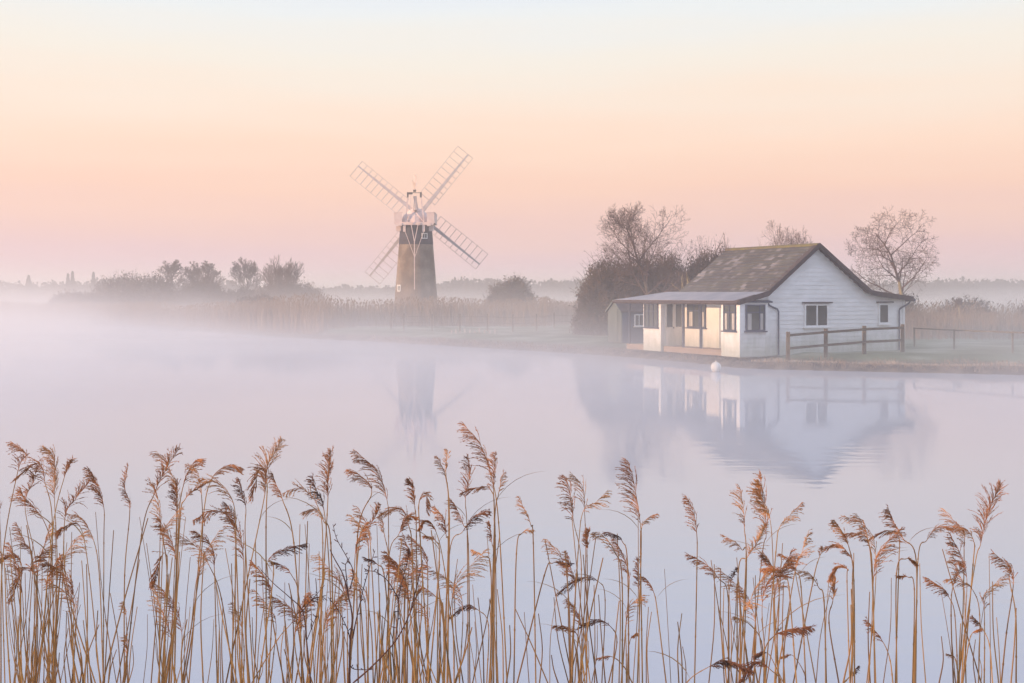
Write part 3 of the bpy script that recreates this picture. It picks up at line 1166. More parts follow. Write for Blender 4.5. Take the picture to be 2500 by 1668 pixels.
# ------------------------------------------------------------------ buoy
bu = empty('mooring_buoy', (7.70, 46.4, 0))
tag(bu, 'round white mooring buoy floating in front of the bungalow', 'buoy')
mb = MB()
prof = []
for i in range(-7, 9):
    w = R(90 * i / 8)
    prof.append((0.195 * math.cos(w) + 0.0005, 0.165 + 0.205 * math.sin(w)))
mb.lathe(prof, 24)
mb.build('float', M['buoy'], bu, smooth=True)
mb = MB()
mb.tube([(0, 0, 0.36), (0, 0, 0.41)], 0.03, 8)
mb.build('top_fitting', M['buoy'], bu)

# ------------------------------------------------------------------ fences
def gz(x, y):
    return ground_z(x, y)


def fence_run(name, pts, label, hgt, rails, pw, mat, rh=0.10, top=0.06, rail_t=0.04, cat='fence'):
    e = empty(name, (pts[0][0], pts[0][1], gz(*pts[0])))
    tag(e, label, cat)
    o = e.location
    for (x, y) in pts:
        mb = MB()
        g = gz(x, y)
        mb.box(x - o.x - pw / 2, x - o.x + pw / 2, y - o.y - pw / 2, y - o.y + pw / 2, g - o.z - 0.1, g - o.z + hgt + top)
        mb.build('post', M[mat], e)
    for h in rails:
        mb = MB()
        for (x0, y0), (x1, y1) in zip(pts, pts[1:]):
            g0, g1 = gz(x0, y0), gz(x1, y1)
            d = Vector((x1 - x0, y1 - y0, 0)).normalized()
            nrm = Vector((d.y, -d.x, 0)) * (pw / 2 + 0.002)
            a = Vector((x0 - o.x, y0 - o.y, g0 - o.z + h)) + nrm
            b = Vector((x1 - o.x, y1 - o.y, g1 - o.z + h)) + nrm
            up = Vector((0, 0, rh / 2))
            mb.prism([a + up, a - up, b - up, b + up], nrm.normalized() * rail_t)
        mb.build('rail', M[mat], e)
    return e


fpx = [1924, 2016, 2110, 2203.5]
fd = [49.0, 49.7, 50.5, 51.3]
fence_run('rail_fence', [((p - 1250) * d / F, d) for p, d in zip(fpx, fd)],
          'two-rail brown wooden fence in front of the white gable wall', 1.10, (0.50, 1.02), 0.13, 'greywood')
fence_run('rail_fence', [(18.5, 56.5), (19.5, 54.2), (20.9, 51.3), (22.2, 48.6)],
          'low single-rail fence running from behind the bungalow corner to the right edge', 0.86, (0.85,), 0.06, 'greywood', 0.055, 0.03)
# marsh fence between mill and shed
fr = fence_run('post_fence', [(P(p, 800, y).x, y) for p, y in ((955, 84), (986, 83), (1055, 82), (1123, 81.5), (1190, 81), (1252, 80), (1310, 82), (1353, 88), (1430, 84))],
               'thin post and wire fence crossing the misty lawn left of the shed', 1.05, (0.55, 0.95), 0.09, 'greywood', 0.018, 0.10, 0.018)
for i, px in enumerate((1103, 1113, 1124, 1136, 1147, 1159, 1171, 1184, 1196, 1208)):
    p = P(px, 800, 77.5 - i * 0.1)
    mb = MB()
    g = gz(p.x, p.y)
    hs = 0.22 + 0.09 * math.sin(i * 2.3)
    mb.tube([(0, 0, -0.1), (0.03 * math.sin(i * 1.7), 0, hs)], [0.045, 0.038], 7)
    o = mb.build('mooring_stake', M['lattice'])
    o.location = (p.x, p.y, g)
    tag(o, 'short white stake, %s from the left in the row on the misty lawn' % ('first', 'second', 'third', 'fourth', 'fifth', 'sixth', 'seventh', 'eighth', 'ninth', 'tenth')[i], 'stake', 'white stakes on the far lawn')

# ------------------------------------------------------------------ trees and bushes
def grow(rng, mb_t, mb_c, p, d, L, rad, depth, maxd, spread, up, kink, nk, ratio, minr):
    """a leader that wanders, tapering, with side shoots all along it that shorten towards its tip"""
    seg = (8, 7, 5, 4, 3, 3)[depth]
    q, dd = p.copy(), d.copy()
    pts, dirs = [q.copy()], [dd.copy()]
    for i in range(seg):
        dd = (dd + Vector((rng.uniform(-1, 1), rng.uniform(-1, 1), rng.uniform(-1, 1))) * kink + Vector((0, 0, up))).normalized()
        q = q + dd * (L / seg)
        pts.append(q.copy())
        dirs.append(dd.copy())
    rads = [max(minr, rad * (1 - 0.85 * i / seg)) for i in range(seg + 1)]
    if depth == 0:
        c = max(2, int(seg * 0.5))
        mb_t.tube(pts[:c + 1], rads[:c + 1], 7, False)
        mb_c.tube(pts[c:], rads[c:], 5, False)
    else:
        mb_c.tube(pts, rads, 5 if depth == 1 else 3, False)
    if depth >= maxd:
        return
    n = nk[depth]
    az = rng.uniform(0, 6.28)
    t0 = 0.28 if depth == 0 else 0.15
    for k in range(n):
        t = t0 + (1 - t0) * (k + rng.random() * 0.8) / n
        i = min(seg - 1, int(t * seg))
        base = pts[i].lerp(pts[i + 1], t * seg - i)
        az += 2.4 + rng.uniform(-.5, .5)
        ref = dirs[i]
        a1 = ref.cross(Vector((0.2, 0.1, 1)) if abs(ref.z) < 0.9 else Vector((1, 0, 0))).normalized()
        a2 = ref.cross(a1)
        a = a1 * math.cos(az) + a2 * math.sin(az)
        sp_ = spread * rng.uniform(0.75, 1.3)
        nd = (ref * math.cos(sp_) + a * math.sin(sp_)).normalized()
        l2 = L * ratio * (1.12 - 0.72 * t) * rng.uniform(0.7, 1.2)
        grow(rng, mb_t, mb_c, base, nd, l2, max(minr, rads[i] * 0.55), depth + 1, maxd, spread, up, kink, nk, ratio, minr)


def bare_tree(seed, x, y, height, label, spread=R(40), up=0.05, nk=(9, 8, 6, 4), maxd=4, ratio=0.72, kink=0.16, rad=0.14,
              tmat='bark', cmat='twig', width=None, name='bare_tree', group=None, stems=1, minr=0.006, fan=0.3, cat='tree', droop=0.0):
    """width = wanted crown width in metres"""
    rng = random.Random(seed)
    e = empty(name, (x, y, gz(x, y)))
    tag(e, label, cat, group)
    t, c = MB(), MB()
    for s in range(stems):
        w = 2 * math.pi * (s + rng.random() * 0.6) / max(1, stems)
        lean = Vector((math.cos(w) * fan, math.sin(w) * fan, 1)).normalized() if stems > 1 else Vector((rng.uniform(-.05, .05), 0, 1)).normalized()
        grow(rng, t, c, Vector((0, 0, -0.1)), lean, height * rng.uniform(0.85, 1.0), rad * (1 if stems == 1 else 0.6), 0, maxd, spread, up, kink, nk, ratio, minr)
    k = height / sorted(v[2] for v in c.v)[int(len(c.v) * 0.995)]
    xs = sorted(v[0] for v in c.v)
    wid = (xs[int(len(xs) * 0.995)] - xs[int(len(xs) * 0.005)]) * k
    f = k if not width else k * width / wid
    for m_ in (t, c):
        m_.v = [(v[0] * f, v[1] * f, v[2] * k) for v in m_.v]
    t.build('trunk', M[tmat], e)
    c.build('crown', M[cmat], e)
    return e


def bush(seed, x, y, w, h, label, n=900, depth=None, mat='thicket', group=None, name='bush', spiky=0.25, leafsize=0.10, skew=0.0, cat='bush', flat=1.0):
    """thicket of fine shoots and small dry leaves filling a lumpy dome"""
    rng = random.Random(seed)
    e = empty(name, (x, y, gz(x, y)))
    tag(e, label, cat, group)
    depth = depth or w * 0.7
    mb = MB()
    lumps = [(rng.uniform(-0.5, 0.5), rng.uniform(-0.5, 0.5), rng.uniform(0.55, 1.0)) for _ in range(7)]

    def top(u, v):
        b = 0
        for lx, ly, lh in lumps:
            r2 = ((u - lx * 1.3) ** 2 + (v - ly * 1.3) ** 2) / 0.30
            b = max(b, lh * math.sqrt(max(0, 1 - r2)) if r2 < 1 else 0)
        env = math.sqrt(max(0, 1 - (u * u + v * v) ** 1.6)) * (0.93 + 0.12 * math.sin(u * 9 + seed) * math.cos(v * 7))
        return env * (0.68 + 0.34 * b) * (1 + skew * u)
    st = MB()
    for i in range(9):
        a = rng.uniform(0, 2 * math.pi)
        r = rng.random() ** 0.5 * 0.4
        st.tube([(math.cos(a) * r * w / 3, math.sin(a) * r * depth / 3, -0.1),
                 (math.cos(a) * r * w / 2, math.sin(a) * r * depth / 2, h * 0.5)], [0.05, 0.025], 4, False)
    for i in range(n):
        a = rng.uniform(0, 2 * math.pi)
        r = rng.random() ** 0.5
        u, v = math.cos(a) * r, math.sin(a) * r
        zt = top(u, v) * h
        if zt < 0.15:
            zt = 0.15
        z = zt * (rng.random() ** 0.55)
        px_, py_ = u * w / 2, v * depth / 2
        # a shoot leaning outwards
        ln = rng.uniform(0.25, 0.6) * h * 0.28
        if z > zt * 0.8 and rng.random() < spiky:
            ln *= rng.uniform(1.5, 3.2)
        dx = Vector((u * 0.55 + rng.uniform(-.35, .35), v * 0.4 + rng.uniform(-.35, .35), rng.uniform(0.4, 1.0))).normalized()
        p0 = Vector((px_, py_, z)) - dx * ln * 0.6
        if p0.z < 0:
            p0.z = 0
        p1 = Vector((px_, py_, z))
        p2 = p1 + dx * ln * 0.5 + Vector((rng.uniform(-.1, .1), 0, rng.uniform(-.05, .1))) * ln
        mb.tube([p0, p1, p2], [0.022, 0.015, 0.007], 3, False)
        for k in range(5):
            t = rng.random()
            c = (p0.lerp(p1, t * 2) if t < 0.5 else p1.lerp(p2, t * 2 - 1)) + Vector((rng.uniform(-1, 1), rng.uniform(-1, 1), rng.uniform(-1, 1))) * 0.10 * h / 2.5
            s = leafsize * rng.uniform(0.5, 1.2)
            a1 = Vector((rng.uniform(-1, 1), rng.uniform(-1, 1), rng.uniform(-1, 1))).normalized() * s
            a2 = Vector((rng.uniform(-1, 1), rng.uniform(-1, 1), rng.uniform(-1, 1))).normalized() * s * 0.45
            mb.poly([c - a1, c + a2, c + a1, c - a2])
    st.build('stem', M['bark'], e)
    mb.build('foliage', M[mat], e)
    return e


# right-hand group
bare_tree(11, 23.2, 73, 7.4, 'round-headed bare tree standing right of the bungalow', spread=R(52), up=0.035, nk=(13, 9, 7, 4), ratio=0.62, minr=0.0075, rad=0.17, tmat='palebark', width=5.2, kink=0.20)
bare_tree(19, 8.1, 72, 7.6, 'tall round-crowned bare tree rising out of the dark thicket left of the bungalow', spread=R(46), up=0.055, nk=(15, 10, 7, 4), ratio=0.66, rad=0.17, tmat='bark', width=7.4, kink=0.19, minr=0.006)
bare_tree(31, 13.4, 80, 6.2, 'small slim bare tree between the thicket and the bungalow roof', spread=R(30), up=0.08, nk=(9, 6, 4), maxd=3, rad=0.09, width=2.0, minr=0.009)
bare_tree(37, 17.9, 79, 7.0, 'bushy bare tree showing its top above the bungalow ridge', spread=R(40), up=0.05, nk=(9, 8, 5, 3), rad=0.16, width=4.3, stems=4, fan=0.35, minr=0.008)
bare_tree(41, 9.75, 68, 3.6, 'pale forked small tree against the dark thicket above the veranda roof', spread=R(30), up=0.06, nk=(4, 3), maxd=2, rad=0.10, tmat='palebark', cmat='palebark', stems=2, fan=0.32, minr=0.012)
for i, (sd, x, y, w, h, lb) in enumerate((
        (3, 6.1, 74.0, 4.6, 4.8, 'dense dark leafless thicket bush, leftmost and roundest beside the shed'),
        (4, 8.7, 75.5, 5.6, 5.4, 'dense dark thicket bush under the tall spreading tree, middle of its clump'),
        (6, 12.2, 76.0, 5.6, 5.5, 'dense dark thicket bush half hidden by the tiled roof'))):
    bush(sd, x, y, w, h, lb, n=4200, leafsize=0.10, group='thicket behind the shed', name='thicket_bush')
for i, (sd, x, y, w, h, lb) in enumerate((
        (51, 20.2, 84, 5.5, 3.3, 'low misty bush between bungalow roof and the round bare tree'),
        (52, 25.3, 82, 4.6, 2.7, 'low brown bush just right of the bungalow corner'),
        (53, 29.5, 80, 4.8, 2.3, 'low brown bush beside the pollarded stump'),
        (54, 34.5, 78, 5.6, 2.5, 'low brown bush at the right edge behind the rail fence'))):
    bush(sd, x, y, w, h, lb, n=1100, leafsize=0.10, group='scrub right of the bungalow', spiky=0.4)
# pollarded stump
e = empty('pollarded_stump', (26.9, 74, gz(26.9, 74)))
tag(e, 'pale thin stump with a dark knobbly head in the scrub right of the bungalow', 'tree')
mb = MB()
mb.tube([(0.15, 0, -0.1), (0.05, 0, 0.8), (0, 0, 1.75)], [0.08, 0.06, 0.06], 6)
mb.build('trunk', M['palebark'], e)
mb = MB()
rg = random.Random(8)
for i in range(120):
    a = Vector((rg.uniform(-.16, .16), rg.uniform(-.16, .16), 1.6 + rg.uniform(0, .45)))
    d = Vector((rg.uniform(-.14, .14), rg.uniform(-.14, .14), rg.uniform(0.02, .25)))
    mb.tube([a, a + d], [0.03, 0.012], 3)
mb.build('crown', M['twig'], e)

# left-hand group across the water
for sd, x, y, h, wd, lb in (
        (61, -48.0, 174, 7.3, 4.6, 'leftmost rounded tree of the misty clump on the far left bank'),
        (62, -45.0, 176, 7.1, 4.4, 'second tree of the misty clump on the far left bank'),
        (63, -42.2, 174, 7.2, 4.2, 'third tree of the misty clump on the far left bank'),
        (64, -38.2, 176, 7.7, 4.8, 'separate round-topped tree right of the misty clump')):
    bare_tree(sd, x, y, h, lb, spread=R(36), up=0.07, nk=(13, 9, 6, 3), ratio=0.60, rad=0.16, width=wd, group='trees on the far left bank', minr=0.019)
bare_tree(66, -29.8, 160, 7.2, 'many-stemmed willow with upright shoots left of the mill', spread=R(22), up=0.09, nk=(8, 6, 4), maxd=3, stems=8, fan=0.42, rad=0.12, name='willow', minr=0.018, width=5.4)
for sd, x, y, w, h, lb in (
        (71, -50.6, 143, 7.5, 2.9, 'low dark bush at the far left on the misty bank'),
        (72, -45.8, 150, 12.0, 5.2, 'broad dark bush left of the misty tree clump'),
        (73, -38.0, 152, 9.0, 4.2, 'dim bush under the misty tree clump'),
        (77, -33.8, 154, 6.5, 3.3, 'dim low bush bridging the round-topped tree and the willow'),
        (74, -27.2, 150, 10.0, 4.2, 'spreading dark bush at the foot of the willow'),
        (75, -24.6, 118, 7.0, 2.3, 'low wide dark bush in the mist nearest the water left of the mill'),
        (76, -0.1, 112, 5.0, 3.9, 'rounded bush alone between the mill and the shed')):
    bush(sd, x, y, w, h, lb, n=3200, leafsize=0.15, spiky=0.5, group='bushes on the far bank')

# far reed beds and bank fringe (stuff)
def reed_mass(name, seed, pts, n, label, hmin, hmax, w=0.02, head=0.35, mat='reedfar'):
    """pts(rng) -> (x, y, height factor)"""
    rng = random.Random(seed)
    mb = MB()
    for i in range(n):
        x, y, hf = pts(rng)
        h = rng.uniform(hmin, hmax) * hf
        g = gz(x, y) - 0.02
        lx, ly = rng.uniform(-.16, .16) * h, rng.uniform(-.12, .12) * h
        a = rng.uniform(0, math.pi)
        cx, cy = math.cos(a) * w, math.sin(a) * w * 0.5
        mb.poly([(x - cx, y - cy, g), (x + cx, y + cy, g), (x + lx * .5 + cx * .8, y + ly * .5 + cy, g + h * .55), (x + lx * .5 - cx * .8, y + ly * .5 - cy, g + h * .55)])
        mb.poly([(x + lx * .5 - cx * .8, y + ly * .5 - cy, g + h * .55), (x + lx * .5 + cx * .8, y + ly * .5 + cy, g + h * .55), (x + lx, y + ly, g + h)])
        if rng.random() < head:
            s = rng.choice((-1, 1)) * rng.uniform(0.05, 0.14)
            t = (x + lx, y + ly, g + h)
            mb.poly([t, (t[0] + s * .4 - w, t[1], t[2] + 0.10), (t[0] + s, t[1], t[2] + 0.22), (t[0] + s * .5 + w * 1.5, t[1], t[2] + 0.08)])
    o = mb.build(name, M[mat])
    tag(o, label, 'reeds', kind='stuff')
    return o


def left_bed(rng):
    x = rng.uniform(-85, 3.0)
    t = rng.random() ** 1.3
    y = max(shore_y(x) + 0.6, 93 * smooth(-22, -11, x)) + t * (16 + 6 * smooth(-30, -5, x))
    hf = 0.75 + 0.38 * smooth(-34, -12, x) - 0.15 * smooth(-6, 3, x)
    hf *= 0.88 + 0.15 * math.sin(x * 0.45) * math.sin(x * 0.17 + 1)
    return x, y, hf


reed_mass('reed_bed', 1, left_bed, 26000, 'straw brown reed bed along the far left bank below the mill', 1.5, 2.2, 0.028, 0.25)


def back_bed(rng):
    x = rng.uniform(2.5, 9)
    return x, rng.uniform(98, 112), 0.85 + 0.1 * math.sin(x)


reed_mass('reed_bed', 2, back_bed, 3500, 'pale reeds behind the lawn between round bush and thicket', 1.5, 2.3, 0.022, 0.3)


def right_bed(rng):
    x = rng.uniform(18, 42)
    return x, rng.uniform(66, 84) + 0, 0.85 + 0.2 * math.sin(x * 0.8)


reed_mass('reed_bed', 3, right_bed, 9000, 'brown reeds and scrub behind the rail fence at the right', 1.1, 1.9, 0.02, 0.3)


def fringe(rng):
    x = rng.uniform(-9, 30)
    d = rng.choice((rng.uniform(0.0, 0.5), rng.uniform(0.0, 0.5), rng.uniform(1.3, 2.6)))
    return x, shore_y(x) + 0.1 + d, 0.5 + 0.8 * max(0, math.sin(x * 1.9) * math.sin(x * 0.7 + 2)) + 0.2 * rng.random()


reed_mass('bank_grass', 4, fringe, 7000, 'tufts of dead grass and sedge along the bank below the bungalow', 0.06, 0.20, 0.012, 0.0)

def pale_fringe(rng):
    x = rng.uniform(9.6, 30)
    return x, shore_y(x) + rng.gauss(1.05, 0.10), 0.5 + 0.7 * max(0, math.sin(x * 2.3) * math.sin(x * 0.9 + 1)) + 0.2 * rng.random()


M['frostgrass'] = material('frosted_dead_grass', (0.55, 0.47, 0.38), 0.9, (0.38, 0.31, 0.24), 1.5, 4)
reed_mass('bank_grass', 5, pale_fringe, 3500, 'pale frosted grass edging the top of the right bank', 0.08, 0.20, 0.012, 0.0, 'frostgrass')

# distant woods (stuff): thousands of crowns read as one dark line
def far_wood(name, seed, x0, x1, y, hfun, n, label, cr=(1.6, 3.2)):
    rng = random.Random(seed)
    mb = MB()
    for i in range(n):
        x = rng.uniform(x0, x1)
        yy = y + rng.uniform(-12, 25)
        H = hfun(x) * rng.uniform(0.72, 1.05)
        r = rng.uniform(*cr)
        for k in range(26):
            a = rng.uniform(0, 2 * math.pi)
            q = rng.random() ** 0.5
            cx = x + math.cos(a) * q * r
            cz = 0.5 + (H - 0.5) * rng.random() ** 0.6 * math.sqrt(1 - q * q * 0.75)
            s = rng.uniform(0.35, 0.9) * r * 0.42
            cy = yy + math.sin(a) * q * r
            pts = []
            for j in range(5):
                w = 2 * math.pi * j / 5 + rng.uniform(-.4, .4)
                pts.append((cx + math.cos(w) * s * rng.uniform(.5, 1.1), cy + rng.uniform(-.3, .3), cz + math.sin(w) * s * rng.uniform(.6, 1.3)))
            mb.poly(pts)
    o = mb.build(name, M['farwood'])
    tag(o, label, 'woods', kind='stuff')


def hl(x):
    return 8.6 + 1.6 * math.sin(x * 0.021) + 1.0 * math.sin(x * 0.083 + 1) + 0.8 * math.sin(x * 0.19)


def hr(x):
    return 9.4 + 1.0 * math.sin(x * 0.02 + 2) + 0.5 * math.sin(x * 0.11)


FW = 0.62                       # the woods stand some 400 m off
far_wood('far_woods', 1, -215, -40, 420, lambda x: hl(x / FW) * FW + 1.7, 1300, 'long dark line of far woods across the marsh at the left', (1.0, 2.1))
far_wood('far_woods', 2, -52, 75, 425, lambda x: hl(x / FW + 40) * FW + 1.2 + 2.4 * smooth(-30, -8, x) * (1 - smooth(0, 30, x)) * (0.8 + 0.2 * math.sin(x * .6)), 1000, 'far woods across the marsh right of the mill', (1.0, 2.1))
far_wood('far_woods', 3, 95, 215, 420, lambda x: hr(x / FW) * FW + 2.2, 1100, 'even far woods on the horizon at the right edge', (1.0, 2.1))


def conifer(seed, x, y, h, label, w=2.4):
    rng = random.Random(seed)
    e = empty('far_tree', (x, y, 0.5))
    tag(e, label, 'tree', 'tall far trees on the horizon')
    t = MB()
    t.tube([(0, 0, -0.1), (0, 0, h * 0.9)], [0.3, 0.08], 5)
    t.build('trunk', M['bark'], e)
    c = MB()
    for i in range(420):
        z = h * rng.uniform(0.15, 1.0)
        r = w * (1 - z / h) * rng.random() ** 0.5 + 0.12
        a = rng.uniform(0, 2 * math.pi)
        s = rng.uniform(0.3, 0.6)
        cx, cy = math.cos(a) * r, math.sin(a) * r
        c.poly([(cx - s * .6, cy, z), (cx, cy + .2, z - s * .6), (cx + s * .6, cy, z + .1), (cx, cy - .2, z + s)])
    c.build('crown', M['farwood'], e)


for sd, px, d, h, lb in ((1, 166, 390, 8.8, 'left one of the pair of narrow pointed far trees'), (2, 177, 390, 9.6, 'taller right one of the pair of narrow pointed far trees'),
                         (3, 228, 390, 9.4, 'narrow pointed far tree standing alone on the left horizon'), (4, 70, 395, 8.4, 'rounded far tree near the left edge of the horizon')):
    conifer(sd, (px - 1250) * d / F, d, h, lb, 1.3 if sd < 4 else 2.6)

# ------------------------------------------------------------------ foreground reeds
# every plumed reed: root column at the frame's foot, stem, neck, head and tip as seen in the photograph
def zoomed(rows, k, ox, oy):
    return [([(ox + x * k, oy + y * k) for x, y in pts], nh, side, st) for pts, nh, side, st in rows]


# (points from foot to tip, number of points in the head, side its branchlets hang to, style)
L6 = zoomed([
    ([(5, 1568), (20, 800), (100, 260), (180, 145), (70, 70)], 3, -1, 'n'),
    ([(300, 1568), (345, 900), (350, 420), (315, 200), (258, 115)], 3, -1, 'D'),
    ([(240, 1568), (330, 650), (385, 300), (455, 180)], 2, -1, 'n'),
    ([(290, 1568), (325, 620), (290, 330), (215, 215), (130, 290)], 3, -1, 'n'),
    ([(205, 1568), (235, 900), (165, 480), (185, 330), (230, 210)], 3, -1, 'n'),
    ([(330, 1568), (330, 800), (260, 560), (160, 420), (100, 370)], 3, -1, 'n'),
    ([(640, 1568), (645, 700), (640, 480), (605, 330), (570, 235)], 3, -1, 'D'),
    ([(770, 1568), (775, 900), (795, 500), (790, 350), (795, 215)], 3, -1, 'u'),
    ([(590, 1568), (420, 1000), (400, 560), (470, 430), (548, 330)], 3, -1, 'n'),
    ([(620, 1568), (545, 900), (500, 600), (430, 585), (350, 650)], 3, -1, 'n'),
    ([(640, 1568), (610, 930), (570, 690), (490, 560), (410, 530)], 3, -1, 'l'),
    ([(130, 1568), (135, 1000), (150, 830), (90, 770), (0, 800)], 3, -1, 'D'),
    ([(190, 1568), (215, 1000), (205, 890), (130, 870), (70, 1060)], 3, -1, 'n'),
    ([(30, 1568), (20, 900), (10, 520), (0, 390)], 2, -1, 'D'),
    ([(770, 1568), (880, 650), (950, 400), (1030, 240), (1105, 120)], 3, -1, 'n'),
    ([(1080, 1568), (1090, 800), (1090, 400), (1045, 220), (970, 125)], 3, -1, 'l'),
    ([(1050, 1568), (1085, 900), (1090, 520), (1110, 300)], 2, -1, 'D'),
    ([(1080, 1568), (1100, 620), (1130, 350), (1190, 210), (1265, 175)], 3, 1, 'n'),
    ([(1060, 1568), (1110, 600), (1160, 420), (1245, 350)], 2, -1, 'n'),
    ([(1170, 1568), (1250, 600), (1310, 310), (1400, 230), (1500, 225)], 3, 1, 'n'),
    ([(1010, 1568), (1040, 900), (1000, 600), (960, 420), (910, 325)], 3, -1, 'l'),
    ([(1130, 1568), (1240, 800), (1250, 400), (1220, 260), (1155, 210)], 3, -1, 'l'),
    ([(1460, 1568), (1460, 850), (1465, 620), (1450, 510), (1385, 455)], 3, -1, 'd'),
    ([(1430, 1568), (1460, 750), (1420, 540), (1330, 495), (1200, 560)], 3, 1, 'n'),
    ([(1490, 1568), (1460, 780), (1440, 460), (1360, 320), (1230, 305)], 3, -1, 'l'),
    ([(1570, 1568), (1525, 700), (1525, 480), (1505, 350), (1475, 300)], 3, -1, 'd'),
    ([(1400, 1568), (1540, 900), (1640, 400), (1660, 230), (1735, 70)], 3, -1, 'D'),
    ([(1650, 1568), (1650, 600), (1645, 330), (1610, 240), (1560, 420)], 3, -1, 'n'),
    ([(1880, 1568), (1820, 700), (1750, 430), (1700, 330), (1690, 270)], 3, -1, 'n'),
    ([(1960, 1568), (2010, 800), (2030, 420), (2030, 300), (2042, 135)], 3, -1, 'D'),
    ([(2060, 1568), (2040, 900), (2000, 500), (1965, 370), (1940, 285)], 3, -1, 'd'),
    ([(2070, 1568), (2050, 700), (2010, 560), (1960, 500), (1890, 495)], 3, -1, 'l'),
    ([(1980, 1568), (2000, 700), (1960, 460), (1860, 360), (1755, 390)], 3, 1, 'l'),
    ([(1450, 1568), (1370, 1050), (1300, 850), (1210, 740), (1110, 640)], 3, -1, 'l'),
    ([(1080, 1568), (1085, 950), (1080, 800), (1050, 680), (965, 555)], 3, -1, 'n'),
    ([(980, 1568), (1035, 900), (1035, 760), (1005, 800), (930, 990)], 3, -1, 'n'),
    ([(1600, 1568), (1690, 900), (1670, 800), (1750, 740), (1885, 708)], 3, 1, 'd'),
    ([(1870, 1568), (1850, 1050), (1800, 900), (1740, 850), (1680, 820)], 3, -1, 'n'),
    ([(1560, 1568), (1720, 1300), (1810, 1190), (1890, 1080), (1985, 1050)], 3, 1, 'd'),
    ([(790, 1568), (785, 1300), (790, 1150), (775, 1060)], 2, -1, 'l'),
    ([(760, 1568), (780, 1400), (800, 1260)], 2, -1, 'l'),
], 0.394, 0, 1050)
